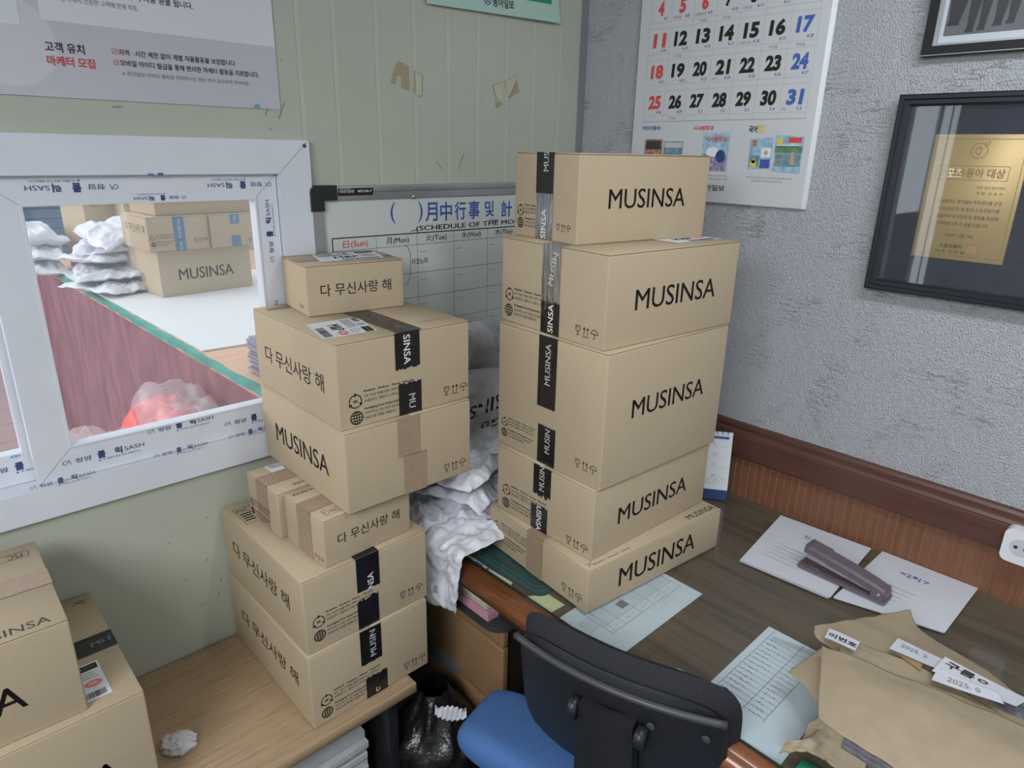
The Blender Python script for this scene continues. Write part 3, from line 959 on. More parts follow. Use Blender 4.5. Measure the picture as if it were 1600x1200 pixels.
c = Carton('small cardboard box jutting out under the overhanging boxes of the left stack', (-1.2692, -0.4346, 0.8788), 0.0575, 0.2363, 0.1650, 0.1183, 'x')
c.mb.text(c.front(), KO, .034, .046, .204, .072, 'ink', 0.006)
handling_marks(c.mb, c.left(), .125, .016, .011, 'ink_soft')
c.mb.text(c.top(), 'MUSINSA', .012, .145, .07, .157, 'ink', 0, math.pi)
c.mb.stroke(c.top(), [(.02, .016), (.058, .016), (.058, .042), (.02, .042)], .0009, 'ink', True)
c.mb.text(c.top(), 'FSC', .038, .022, .055, .034, 'ink_soft')
c.mb.stroke(c.top(), circ(.028, .029, .006, 10), .001, 'ink')
c.finish()
c.tape([('left', .055, .113, 0, .119, 0, 0), ('top', -.0005, .085, .054, .110, 0, 0)], 'tape_brown')

c = Carton('box with two brown tape strips on its front, third in the left stack', (-1.2122, -0.4488, 0.9978), -0.0063, 0.3437, 0.4192, 0.1922, 'y')
c.mb.text(c.left(), 'MUSINSA', .072, .064, .340, .112, 'ink', 0.008)
handling_marks(c.mb, c.front(), .270, .030, .0195)
c.finish()
c.tape([('front', .133, .194, .097, .193, .0, 0)], 'tape_brown')
c.tape([('front', .147, .211, .0, .099, 0, .0)], 'tape_brown')

c = Carton('box with black tape over its top edge, second from the top, left stack', (-1.2102, -0.432, 1.1906), -0.0225, 0.347, 0.4210, 0.1926, 'y')
c.mb.text(c.left(), KO, .054, .070, .359, .112, 'ink', 0.006)
recycle_marks(c.mb, c.front(), (.039, .060), (.040, .022), .0145, .060, (.075, .064, .053, .035, .025, .014), .0068, 'ink', .128)
handling_marks(c.mb, c.front(), .279, .031, .0205)
c.mb.text(c.top(), 'Packaging from Responsible Sources', .24, .045, .325, .049, 'ink_soft', 0, R(180))
c.mb.rect(c.top(), .235, .056, .32, .0575, 'ink_soft')
for k in range(3):
    c.mb.rect(c.top(), .02, .37 + k * .010, .09, .373 + k * .010, 'ink_soft')
c.finish()
c.tape([('front', .141, .206, .110, .193, .003, 0), ('top', .149, .214, -.0005, .32, 0, 0)], 'tape',
       [('front', 'SINSA', .172, .153, .068, .0175, -R90), ('top', 'MUSINSA', .186, .145, .095, .0175, R90), ('top', 'MU', .182, .035, .03, .0175, -R90)])
c.tape([('front', .147, .208, .0, .075, 0, .003)], 'tape', [('front', 'MU', .182, .030, .034, .0175, -R90)])
t_ = Matrix.Rotation(R(100), 3, 'Z')
shipping_label(lambda e: (lambda u, v: (0.027 - u * .193 + v * 1.03, .186 - u * .993, .1926 + .0008 + e)), c.root, .140, .125)

c = Carton('smallest cardboard box, on top of the left stack in front of the whiteboard', (-1.1405, -0.1857, 1.3838), -0.1361, 0.2484, 0.1762, 0.1200, 'x')
c.mb.text(c.front(), KO, .033, .045, .214, .074, 'ink', 0.006)
handling_marks(c.mb, c.left(), .12, .018, .010, 'ink_soft')
c.finish()
c.tape([('top', 0.0, .248, .062, .118, 0, 0)], 'tape_brown')
shipping_label(lambda e: (lambda u, v: (.05 + u + v * .18, .032 + v, .1200 + .0012 + e)), c.root, .165, .125)

# ---- the pair of large boxes at the left end of the low table
c = Carton('large lower cardboard box at the left end of the low table, black-taped top', (-2.07, -0.417, 0.4836), 0.0, 0.417, 0.407, 0.2864, 'x')
c.mb.text(c.front(), 'MUSINSA', .07, .115, .355, .165, 'ink', 0.008)
c.mb.stroke(c.top(), [(.375, .375), (.405, .385)], .0012, 'ink')
c.mb.stroke(c.top(), [(.38, .39), (.397, .368)], .0012, 'ink')
c.mb.stroke(c.top(), [(.39, .39), (.403, .37)], .0012, 'ink')
c.finish()
c.tape([('top', 0.0, .4175, .175, .236, 0, 0)], 'tape', [('top', 'MU', .392, .205, .036, .0175, 0)])
shipping_label(lambda e: (lambda u, v: (.252 + u, .035 + v, .2864 + .0008 + e)), c.root, .120, .115)

c = Carton('large upper cardboard box at the left end of the low table, with an address label', (-2.17, -0.392, 0.7703), -0.02, 0.428, 0.330, 0.2010, 'x')
c.mb.text(c.front(), 'MUSINSA', .060, .062, .346, .113, 'ink', 0.008)
c.mb.text(c.top(), 'MUSINSA', .275, .012, .405, .034, 'ink_soft', 0.0)
c.mb.stroke(c.top(), [(.33, .275), (.41, .275), (.41, .30), (.33, .30)], .001, 'ink_soft', True)
c.mb.text(c.top(), 'FSC', .375, .278, .40, .296, 'ink_soft', 0, math.pi)
c.finish()
c.tape([('top', 0, .428, .140, .200, 0, 0)], 'tape_brown')
shipping_label(lambda e: (lambda u, v: (.195 + u, .012 + v, .2010 + .0010 + e)), c.root, .125, .115)

# ------------------------------------------------------------------ low table
t = thing('low_table', 'low wooden table along the green wall under the left boxes', 'table', (-1.9, -0.25, 0))
mb = MB()
mb.box((-0.9, -0.236, 0.4535), (0.822, 0.243, 0.4828), 'table_wood', 0.004)
mb.build('tabletop', t)
mb = MB()
mb.box((-0.895, -0.2385, 0.455), (0.8245, -0.2355, 0.4815), 'table_edge', 0.001, 1)
mb.box((0.8215, -0.2385, 0.455), (0.8245, 0.243, 0.4815), 'table_edge', 0.001, 1)
mb.build('edge_band', t)
for x in (-0.86, 0.76):
    mb = MB()
    mb.box((x, -0.20, 0.0), (x + 0.03, 0.235, 0.4532), 'black_plastic', 0.003)
    mb.build('leg', t)
mb = MB()
mb.box((-0.83, 0.20, 0.1), (0.76, 0.215, 0.4532), 'black_plastic')
mb.build('back_panel', t)

# newspapers under the table
for k in range(6):
    mb = MB()
    r_ = random.Random(k)
    d = 0.012 * (k % 2) + r_.uniform(-.006, .006)

    def fn(u, v, k=k, d=d):
        a = v * 2 * math.pi
        sx = max(-1, min(1, 1.6 * math.cos(a)))
        sz = max(-1, min(1, 1.6 * math.sin(a)))
        return (-0.38 + 0.76 * u, -0.155 + 0.155 * sx + d, 0.0105 * sz + 0.0105 + 0.0012 * math.sin(u * 9 + k))
    mb.grid(fn, 14, 16, 'newsprint')
    for ux in (0, 1):
        mb.poly([fn(ux, j / 16) for j in (range(16) if ux == 0 else range(15, -1, -1))], 'newsprint')
    o = mb.build('newspaper')
    o.location = (-1.56, -0.10, 0.20 + 0.0214 * k)
    tag(o, 'folded pale newspaper in the pile under the low table', 'newspaper', 'newspapers under the low table')
mb = MB()
mb.box((-1.90, -0.44, 0.0), (-1.20, -0.10, 0.199), 'dark_grey_plastic', 0.006)
tag(mb.build('storage_crate'), 'dark low crate holding up the newspapers under the low table', 'crate')

# ------------------------------------------------------------------ crumpled things


def crumple(name, cx, w_, d_, t_, seed, m, parent=None, n=56, amp=1.0, fn_extra=None, fold=6.0, prints=()):
    """a limp flat bag: two skins sealed at the rim, creased; local frame, z up"""
    mb = MB()
    off = Vector((seed * 3.7, seed * 1.3, seed * 7.1))

    def skin(sign):
        def f(u, v):
            a, b = 2 * u - 1, 2 * v - 1
            rim = max(0.0, (1 - a ** 4)) ** .5 * max(0.0, (1 - b ** 4)) ** .5
            p = Vector((a * w_ * fold, b * d_ * fold, 0)) + off
            e = noise.noise(p * 0.55)
            cr = 1.1 - 2.6 * abs(noise.noise(p * .75)) - 1.5 * abs(noise.noise(p * 1.7 + Vector((3, 1, 4)))) - .7 * abs(noise.noise(p * 3.6))
            x = a * w_ / 2 * (1 + .06 * noise.noise(p * .5 + Vector((9, 0, 0)))) + .012 * noise.noise(p + Vector((5, 5, 0)))
            y = b * d_ / 2 * (1 + .06 * noise.noise(p * .5 + Vector((0, 9, 0)))) + .012 * noise.noise(p + Vector((2, 8, 0)))
            top = t_ * (.50 + .35 * e) * rim + amp * .012 * cr * (0.35 + .65 * rim)
            z = top if sign > 0 else min(top - .0015, -.35 * t_ * rim + amp * .004 * cr)
            if rim < 1e-4:
                z = amp * .006 * cr
            q = Vector((x, y, z))
            if fn_extra:
                q = fn_extra(q, a, b)
            return tuple(q)
        return f
    mb.grid(skin(1), n, n, m)
    s2 = skin(-1)
    mb.grid(lambda u, v: s2(1 - u, v), n, n, m)
    s1 = skin(1)
    for (s, u0, v0, u1, v1, bold) in prints:
        vs, fs = text_mesh(s, bold)
        xs, ys = [p[0] for p in vs], [p[1] for p in vs]
        out = []
        for x, y in vs:
            a = (x - min(xs)) / (max(xs) - min(xs))
            b = (y - min(ys)) / (max(ys) - min(ys))
            q = Vector(s1(u0[0] + (u1[0] - u0[0]) * a + (v1[0]) * b, u0[1] + (u1[1] - u0[1]) * a + (v1[1]) * b))
            q.z += .0025
            out.append(tuple(q))
        mb.add(out, fs, 'ink')
    return mb.build(name, parent)


def place(o, loc, rot):
    o.location = loc
    o.rotation_euler = rot
    return o


# white mailers heaped on the desk corner
GB = 'white plastic mailers heaped on the desk corner'
mail = [
    ('flat white plastic mailer at the bottom of the heap on the desk corner', (-.765, -.235, .772), (.30, .36, .045), (0, 0, .15), 1, ()),
    ('white plastic mailer low in the heap, its rim towards the desk edge', (-.775, -.245, .815), (.31, .33, .036), (.02, -.02, -.25), 2, ()),
    ('white plastic mailer in mid heap, touching the flat bottom box of the tall stack', (-.735, -.245, .860), (.31, .31, .036), (.02, .03, .35), 3, ()),
    ('small white plastic mailer with one grey line of print in the middle of the heap', (-.720, -.235, .905), (.26, .26, .034), (-.03, .04, -.3), 4, (('MUSINSA STANDARD', (.25, .35), (0, 0), (.7, .42), 0), )),
    ('white plastic mailer printed with digits, high in the heap beside the left stack', (-.785, -.265, .945), (.26, .30, .036), (.05, -.05, .3), 5, (('2199', (.45, .45), (0, 0), (.75, .32), .01), )),
    ('topmost white plastic mailer lying on the heap on the desk corner', (-.715, -.205, .975), (.26, .30, .04), (.06, .06, -.2), 6, ()),
]
for (lb, loc, sz, rot, sd, pr_) in mail:
    prints = [(s, a, None, b, (-.02, .08), bo) for (s, a, _z, b, bo) in pr_]
    o = crumple('plastic_mailer', None, *sz, sd, 'poly', amp=1.5, prints=prints)
    tag(place(o, loc, rot), lb, 'plastic bag', GB)


def hang(q, a, b):
    # the far half lies on the desk, the rest bends over the edge and hangs
    s = q.x
    if s < 0:
        return Vector((-.010 * (1 - math.cos(min(1, -s / .05))) - .012 * math.sin(b * 3) * min(1, -s / .1) - q.z, q.y * (1 - .35 * min(1, -s / .22)), s * .95 - .0))
    return Vector((s, q.y, q.z))


o = crumple('plastic_mailer', None, .40, .21, .030, 11, 'poly', amp=1.2, fn_extra=hang, prints=[('♻', (.10, .45), None, (.10, .53), (.05, 0), .01)])
tag(place(o, (-.945, -.405, .80), (0, 0, 0.05)), 'limp white plastic mailer hanging down over the wooden desk edge', 'plastic bag', GB)

o = crumple('plastic_mailer', None, .34, .36, .08, 21, 'poly', amp=1.3,
            prints=[('MUSINSA', (.92, .78), None, (.22, .70), (-.02, -.10), .01), ('LOGO', (.85, .60), None, (.45, .55), (-.02, -.07), 0), ('out_', (.90, .46), None, (.62, .43), (-.02, -.08), 0)])
tag(place(o, (-.615, -.20, .965), (R(70), 0, R(-8))), 'white plastic mailer with upside-down black print standing between the two box stacks', 'plastic bag', GB)


def drape(q, a, b):
    return Vector((q.x * (1.0 - .45 * max(0, b)), q.y, q.z + .03 * math.sin(a * 2.2)))


o = crumple('clear_sack', None, .40, .42, .07, 31, 'poly_film', amp=1.6, fn_extra=drape, fold=4)
tag(place(o, (-.59, -.105, 1.05), (R(84), R(-8), R(-3))), 'large translucent plastic sack standing against the whiteboard behind the mailers', 'plastic bag')

# crumpled tissue on the low table
mb = MB()
off = Vector((4, 2, 9))


def tis(u, v):
    th, ph = u * 2 * math.pi, (v - .5) * math.pi
    d = Vector((math.cos(th) * math.cos(ph), math.sin(th) * math.cos(ph), math.sin(ph)))
    k = 1 + .28 * noise.noise(d * 2.2 + off) + .22 * (noise.ridged_multi_fractal(d * 2.6 + off, 1, 2, 3, 1, 2) - 1)
    return (d.x * .036 * k, d.y * .027 * k, max(-.013, d.z * .020 * k) + .0135)


mb.grid(tis, 56, 34, 'tissue')
o = mb.build('crumpled_tissue')
tag(place(o, (-1.585, -.297, .4832), (0, 0, R(-30))), 'crumpled white tissue lying on the low wooden table', 'tissue')

# black rubbish bag on the floor between table and drawers
mb = MB()


def blk(u, v):
    th = u * 2 * math.pi
    zz = v
    prof_ = (.75 + .3 * math.sin(zz * 2.6)) * (1 - .62 * max(0, zz - .62) / .38)
    p = Vector((math.cos(th) * 2, math.sin(th) * 2, zz * 3)) + Vector((3, 3, 3))
    k = prof_ * (1 + .16 * noise.noise(p) + .20 * (noise.ridged_multi_fractal(p * .8, 1, 2, 3, 1, 2) - 1))
    return (.115 * k * math.cos(th), .115 * k * math.sin(th), .38 * zz)


rub = thing('rubbish_bag', 'shiny black rubbish bag standing on the floor between the low table and the drawers', 'bag', (-.985, -.435, 0))
mb.grid(blk, 60, 40, 'black_bag')
mb.build('bag_body', rub)
mb = MB()
mb.grid(lambda u, v: ((u - .5) * .085, (v - .5) * .03, .372 + .02 * math.cos((u - .5) * 3) * math.cos((v - .5) * 5) + .004 * math.sin(u * 40)), 24, 8, 'paper')
o = mb.build('crumpled_paper')
tag(place(o, (-1.035, -.425, .0), (R(8), R(14), R(-35))), 'ribbed white paper sticking out of the mouth of the black rubbish bag', 'paper')

# ------------------------------------------------------------------ the desk
dk = thing('desk', 'dark wood-grain desk with orange-brown rounded front edge along the right wall', 'desk', (-.45, -1.0, 0))
mb = MB()
mb.box((-.425, -1.1, .712), (.436, .985, .7438), 'desk_wood')
mb.build('desktop', dk)
mb = MB()
pf = [(-.425, .7438), (-.436, .7472), (-.450, .7475), (-.468, .742), (-.479, .730), (-.482, .716), (-.477, .702), (-.466, .694), (-.450, .690), (-.425, .690)]
n = len(pf)
mb.add([(x, -1.1, z) for x, z in pf] + [(x, .985, z) for x, z in pf], [(i, (i + 1) % n, n + (i + 1) % n, n + i) for i in range(n)] + [tuple(range(n))[::-1], tuple(range(n, 2 * n))], 'nosing', True)
mb.build('front_edge', dk)
mb = MB()
mb.box((-.40, -1.1, .60), (-.38, .98, .70), 'dark_wood')
mb.build('apron', dk)
for y0 in (-1.1, .955):
    mb = MB()
    mb.box((-.40, y0, 0), (.43, y0 + .03, .712), 'dark_wood')
    mb.build('side_panel', dk)
mb = MB()
mb.box((.40, -1.07, .1), (.42, .955, .712), 'dark_wood')
mb.build('back_panel', dk)

mb = MB()
mb.box((-.878, -2.08, .7455), (-.022, -.02, .7500), 'desk_glass')
mb.box((-.8795, -2.08, .7455), (-.878, -.02, .7500), 'glass_edge')
tag(mb.build('glass_sheet'), 'clear glass sheet covering the dark desk top', 'glass')

ZU = .7441     # papers under the glass


def sheet(name, label, cat, pts, m, z=ZU, th=.0004, draw=None, group=None):
    mb = MB()
    n = len(pts)
    mb.prism(pts, z, z + th, m)
    if draw:
        draw(mb, z + th + .0002)
    return tag(mb.build(name), label, cat, group)


def sq(seed, n):
    """small handwriting-like strokes"""
    r_ = random.Random(seed)
    out, x = [], 0.0
    for _ in range(n):
        k = r_.randint(2, 3)
        out.append([(x + r_.uniform(0, .7), r_.uniform(0, 1)) for _ in range(k)])
        x += r_.uniform(.6, 1.0)
    return out, x


def scribble(mb, F, u, v, L, h, seed, m, n=14, wd=.0008, ang=0.0):
    st, W = sq(seed, n)
    ca, sa = math.cos(ang), math.sin(ang)
    for s in st:
        p = [(a / W * L, b * h) for a, b in s]
        mb.stroke(F, [(u + a * ca - b * sa, v + a * sa + b * ca) for a, b in p], wd, m)


def draw_a(mb, z):
    F = FT(z)
    # ruled table, columns run along y
    for k in range(12):
        y_ = -.822 - k * .0066 if k < 7 else None
        if y_:
            mb.stroke(F, [(-.86, y_), (-.556, y_)], .0010, 'grey_ink')
    for y_ in (-.868, -.895):
        mb.stroke(F, [(-.822, y_), (-.556, y_)], .0013, 'grey_ink')
    for x_ in (-.822, -.808, -.771, -.712, -.664, -.613, -.556):
        mb.stroke(F, [(x_, -.80), (x_, -.895)], .0012, 'grey_ink')
    mb.rect(F, -.737, -.855, -.711, -.832, 'grey_ink')
    for i, (x_, L) in enumerate(((-.80, .02), (-.755, .03), (-.70, .03), (-.655, .035), (-.605, .025))):
        scribble(mb, F, x_, -.885, L, .008, i + 3, 'grey_ink', 6)
    for k in range(2):
        scribble(mb, F, -.69, -.905 - k * .011, .085, .006, k + 40, 'grey_ink', 16)


sheet('printed_form', 'printed table form under the glass, partly beneath the flat bottom box', 'paper', [(-.876, -.952), (-.543, -.950), (-.541, -.775), (-.876, -.779)], 'paper_glass', draw=draw_a)


def draw_b(mb, z):
    F = FT(z)
    mb.poly([F(-.558, -1.142), F(-.535, -1.24), F(-.553, -1.243), F(-.576, -1.142)][::-1], 'label_grey')
    for k in range(15):
        x_ = -.576 - k * .0158
        mb.stroke(F, [(x_, -1.136), (x_ - .001, -1.246)], .0010, 'grey_ink')
        scribble(mb, F, x_ - .003, -1.142, random.Random(k).uniform(.02, .055), .007, k, 'ink_soft', 9, .0009, -R90)
        if k > 4:
            scribble(mb, F, x_ - .003, -1.212, random.Random(k + 9).uniform(.012, .028), .007, k + 50, 'ink_soft', 5, .0009, -R90)
    for y_ in (-1.136, -1.203, -1.246):
        mb.stroke(F, [(-.54, y_), (-.806, y_)], .0013, 'grey_ink')


sheet('printed_list', 'printed name list under the glass beside the kraft bundle', 'paper', [(-.873, -1.315), (-.534, -1.305), (-.534, -1.119), (-.873, -1.124)], 'paper_glass', draw=draw_b)


def draw_n(mb, z):
    F = FT(z)
    for k in range(4):
        scribble(mb, F, -.815 - k * .015, -1.062, .045, .007, k + 21, 'ink_soft', 9, .0009, -R90)
    mb.stroke(F, [(-.858, -1.085), (-.862, -1.088)], .001, 'red_ink')
    scribble(mb, F, -.866, -1.075, .03, .006, 31, 'ink_soft', 7, .0009, -R90)


sheet('sticky_note', 'pale green sticky note under the glass between the two printed sheets', 'note', [(-.8775, -1.118), (-.796, -1.113), (-.806, -1.056), (-.8775, -1.062)], 'note_green', z=ZU + .0005, draw=draw_n)
def pad_draw(mb, z):
    F = FT(z)
    o1 = rounded(-.845, -.685, -.40, -.06, .03)
    mb.stroke(F, o1, .0012, 'green_line', True)
    mb.stroke(F, rounded(-.832, -.672, -.41, -.07, .025), .0009, 'green_line', True)
    for k in range(6):
        scribble(mb, F, -.815 + k * .014, -.44 - .01 * k, .12, .008, k + 70, 'green_line', 14, .0008, -R90)


sheet('desk_pad', 'dark green desk pad with embossed lines under the flat bottom box', 'desk pad', rounded(-.858, -.70, -.39, -.05, .03), 'green_mat', z=ZU + .0001, th=.0007, draw=pad_draw)
def draw_y(mb, z):
    scribble(mb, FT(z), -.840, -.715, .03, .006, 77, 'ink_soft', 8, .0008, -R90)


sheet('sticky_note', 'pale yellow note under the glass at the corner of the green pad', 'note', [(-.8775, -.752), (-.828, -.755), (-.828, -.700), (-.8775, -.668)], 'note_yellow', z=ZU, th=.0001, draw=None)
sheet('paper_strip', 'narrow white strip with blue corner tucked under the glass edge', 'paper', [(-.8778, -.52), (-.866, -.52), (-.864, -.43), (-.876, -.435)], 'paper', z=ZU + .0009, th=.0001,
      draw=lambda mb, z: mb.rect(FT(z), -.874, -.505, -.868, -.478, 'blue_ink'))
sheet('paper_strip', 'narrow yellowish strip tucked under the glass edge beside the green pad', 'paper', [(-.8778, -.616), (-.862, -.609), (-.866, -.525), (-.8778, -.53)], 'note_yellow', z=ZU + .0009, th=.0001,
      draw=lambda mb, z: mb.rect(FT(z), -.874, -.56, -.866, -.53, 'paper'))

# paper piles on the glass


def pile(label, pts, nsh, seed, ink):
    r_ = random.Random(seed)
    mb = MB()
    for k in range(nsh):
        dx, dy = r_.uniform(-.004, .004), r_.uniform(-.004, .004)
        if k == nsh - 1:
            dx = dy = 0
        P = [Vector((x + dx, y + dy, 0)) for x, y in pts]
        z0 = .7503 + k * .0012

        def f(u, v):
            q = (P[0] * (1 - u) + P[1] * u) * (1 - v) + (P[3] * (1 - u) + P[2] * u) * v
            return (q.x, q.y, z0 + .0006 + .0011 * math.sin(u * 2.5 + k) * math.sin(v * 2.2 + k * 2) * .5)
        mb.grid(f, 8, 8, 'paper')
        mb.grid(lambda u, v: (lambda q: (q[0], q[1], q[2] - .0008))(f(1 - u, v)), 8, 8, 'paper')
    ink(mb, .7503 + nsh * .0012 + .0012)
    return tag(mb.build('paper_pile'), label, 'papers')


def ink1(mb, z):
    F = FTr(z)     # u = -y, v = x
    w0 = 1.003
    mb.stroke(F, [(w0, -.105), (w0 + .006, -.103), (w0 + .006, -.118)], .0021, 'pen_blue')
    mb.stroke(F, [(w0 + .014, -.101), (w0 + .014, -.12)], .0021, 'pen_blue')
    mb.stroke(F, [(w0 + .022, -.109), (w0 + .034, -.107)], .0021, 'pen_blue')
    mb.stroke(F, [(w0 + .029, -.100), (w0 + .028, -.117)], .0021, 'pen_blue')
    for k in range(5):
        mb.rect(F, .97, -.20 - k * .02, 1.10 - .01 * k, -.192 - k * .02, 'paper_faint')


def ink2(mb, z):
    F = FTr(z)
    w0 = 1.250
    for q, s in ((0, ((0, .006), (.010, .006))), (0, ((0, 0), (.012, 0))), (.014, ((0, .008), (.008, .008), (.006, -.006))), (.016, ((0, -.004), (.010, -.006))), (.028, ((0, .01), (.010, .010), (.0, .002), (.012, .001))),
                 (.044, ((0, .010), (.001, -.008))), (.052, ((0, .008), (.012, .008), (.004, -.006)))):
        mb.stroke(F, [(w0 + q + a, -.093 + b) for a, b in s], .0022, 'pen_blue')
    for k in range(6):
        mb.rect(F, 1.22, -.17 - k * .02, 1.31 - .008 * k, -.162 - k * .02, 'paper_faint')


M['paper_faint'] = mat('show_through_print', (0.60, 0.62, 0.68), 0.65, 0.3)
pile('pile of white sheets under the front half of the stapler, against the grooved panel', [(-.352, -.942), (-.335, -1.168), (-.027, -1.150), (-.044, -.902)], 4, 3, ink1)
pile('pile of white sheets under the back half of the stapler, beside the kraft bundle', [(-.326, -1.179), (-.267, -1.401), (-.013, -1.404), (-.017, -1.182)], 3, 5, ink2)

# ------------------------------------------------------------------ stapler
st = thing('stapler', 'large mauve desk stapler lying across the two piles of white sheets', 'stapler', (-.247, -1.168, .7572), R(-91))
# local: front of the stapler at -x, hinge at +x
mb = MB()
mb.prism(rounded(-.110, -.026, .106, .026, .006), 0, .008, 'mauve')
mb.prism(rounded(-.092, -.012, -.060, .012, .004), .008, .0105, 'steel')
mb.build('base', st)
mb = MB()
sec = [(-.100, .066, .022), (-.088, .068, .025), (-.045, .063, .025), (-.04, .0600, .0225), (.02, .0515, .0220), (.07, .0415, .021), (.098, .034, .020), (.104, .027, .018)]
vs = []
for x, zt_, hw in sec:
    th = .020 if x < -.042 else .022
    vs += [(x, -hw, zt_ - th), (x, -hw, zt_ - .006), (x, -hw + .005, zt_), (x, hw - .005, zt_), (x, hw, zt_ - .006), (x, hw, zt_ - th)]
k6 = 6
fs = [(i * 6 + a, i * 6 + (a + 1) % 6, (i + 1) * 6 + (a + 1) % 6, (i + 1) * 6 + a)[::-1] for i in range(len(sec) - 1) for a in range(6)]
fs += [tuple(range(6)), tuple((len(sec) - 1) * 6 + a for a in range(6))[::-1]]
mb.add(vs, fs, 'mauve', False)
mb.build('arm', st)
mb = MB()
mb.add([(x, y, z) for x, z in ((-.094, .030), (-.094, .046), (.095, .024), (.095, .011)) for y in (-.014, .014)], [(0, 1, 3, 2), (2, 3, 5, 4), (4, 5, 7, 6), (6, 7, 1, 0), (0, 2, 4, 6), (1, 7, 5, 3)], 'steel')
mb.build('staple_magazine', st)
for s in (-1, 1):
    mb = MB()
    y0, y1 = (-.0245, -.0212) if s < 0 else (.0212, .0245)
    mb.box((.070, y0, .006), (.100, y1, .030), 'mauve', .002)
    mb.build('hinge_bracket', st)
mb = MB()
mb.tube([(.088, -.0262, .020), (.088, .0262, .020)], .004, 'steel', 12)
mb.build('hinge_pin', st)

# ------------------------------------------------------------------ kraft bundle


def catmull(P, u, v):
    """smooth patch through a grid of points P[row][col]; u along a row, v across rows"""
    def spl(pts, t):
        n = len(pts) - 1
        x = min(max(t, 0), .99999) * n
        i = int(x)
        f = x - i
        p = [pts[max(0, min(n, i + k))] for k in (-1, 0, 1, 2)]
        return p[1] + (p[2] - p[0]) * .5 * f + (p[0] * 2.5 * .0 + (p[0] * 2 - p[1] * 5 + p[2] * 4 - p[3]) * .5) * f * f + ((p[1] - p[2]) * 3 + p[3] - p[0]) * .5 * f ** 3
    return spl([spl([Vector(q) for q in row], u) for row in P], v)


def sheet3(name, P, m, nu=24, nv=24, th=.0012, wob=.002, seed=0, parent=None, edge=0.0):
    mb = MB()

    def f(u, v):
        q = catmull(P, u, v)
        s = Vector((q.x * 14, q.y * 14, seed))
        q.z += wob * noise.noise(s)
        if edge:
            e = edge * noise.noise(Vector((u * 9, v * 9, seed + 5)))
            q.x += e
            q.y += e * .6
        return tuple(q)
    mb.grid(f, nu, nv, m)
    o = mb.build(name, parent)
    md = o.modifiers.new('thickness', 'SOLIDIFY')
    md.thickness = th
    return o


bd = thing('newspaper_bundle', 'newspaper bundle loosely wrapped in kraft paper at the near end of the desk', 'bundle', (0, 0, 0))
# newspapers inside
mb = MB()
for k in range(7):
    r_ = random.Random(k + 3)
    q = r_.uniform(-.008, .008)
    mb.box((-.815 + q, -1.95 + q, .7512 + k * .0125), (-.50 + q, -1.385 + q * .7, .7512 + k * .0125 + .0117), 'newsprint_dark', .003)
mb.build('newspapers', bd)
# back wrapping sheet, then the front one folded over the top
sheet3('back_wrap', [
    [(-.590, -1.233, .842), (-.499, -1.266, .829), (-.409, -1.301, .816), (-.318, -1.336, .803)],
    [(-.625, -1.262, .840), (-.545, -1.315, .842), (-.470, -1.362, .828), (-.372, -1.378, .801)],
    [(-.640, -1.38, .845), (-.580, -1.42, .842), (-.500, -1.47, .83), (-.402, -1.503, .800)],
    [(-.640, -1.60, .845), (-.580, -1.61, .842), (-.500, -1.60, .82), (-.430, -1.600, .790)],
    [(-.640, -1.85, .845), (-.580, -1.86, .842), (-.500, -1.86, .82), (-.430, -1.860, .780)]], 'kraft', 30, 40, .0012, .004, 1, bd, .003)
sheet3('inner_wrap', [
    [(-.650, -1.310, .853), (-.610, -1.296, .850), (-.575, -1.315, .846)],
    [(-.660, -1.38, .856), (-.620, -1.38, .853), (-.572, -1.375, .848)],
    [(-.660, -1.47, .857), (-.620, -1.46, .853), (-.560, -1.435, .846)],
    [(-.660, -1.62, .857), (-.620, -1.60, .853), (-.585, -1.56, .846)]], 'kraft', 24, 30, .0012, .003, 2, bd, .004)
sheet3('front_wrap', [
    [(-.842, -1.350, .858), (-.795, -1.330, .862), (-.720, -1.300, .864), (-.659, -1.276, .858)],
    [(-.850, -1.380, .859), (-.800, -1.366, .868), (-.725, -1.350, .874), (-.651, -1.335, .863)],
    [(-.854, -1.430, .860), (-.805, -1.424, .872), (-.725, -1.420, .879), (-.637, -1.420, .864)],
    [(-.856, -1.500, .858), (-.805, -1.496, .872), (-.720, -1.492, .882), (-.625, -1.495, .864)],
    [(-.858, -1.700, .856), (-.800, -1.700, .872), (-.715, -1.700, .882), (-.606, -1.610, .862)],
    [(-.858, -1.950, .850), (-.800, -1.950, .866), (-.715, -1.950, .874), (-.606, -1.950, .856)]], 'kraft', 30, 44, .0014, .004, 3, bd, .005)
sheet3('torn_flap', [
    [(-.718, -1.243, .806), (-.665, -1.255, .815), (-.612, -1.268, .828)],
    [(-.735, -1.275, .815), (-.690, -1.285, .830), (-.635, -1.292, .842)],
    [(-.775, -1.322, .828), (-.740, -1.322, .842), (-.690, -1.318, .852)]], 'kraft', 16, 14, .0012, .003, 4, bd, .003)
sheet3('crumpled_flap', [
    [(-.880, -1.312, .772), (-.862, -1.345, .790), (-.835, -1.380, .778), (-.835, -1.425, .766)],
    [(-.872, -1.320, .800), (-.845, -1.350, .806), (-.820, -1.385, .800), (-.815, -1.430, .790)],
    [(-.845, -1.330, .784), (-.815, -1.352, .815), (-.800, -1.385, .822), (-.795, -1.430, .83)],
    [(-.800, -1.325, .800), (-.785, -1.350, .825), (-.780, -1.385, .835), (-.775, -1.430, .84)]], 'kraft', 26, 22, .0012, .012, 5, bd, .006)
sheet3('envelope_corner', [
    [(-.560, -1.375, .8515), (-.545, -1.37, .8520)],
    [(-.580, -1.43, .8535), (-.555, -1.425, .8525)]], 'kraft_dark', 8, 8, .001, .001, 6, bd, .002)


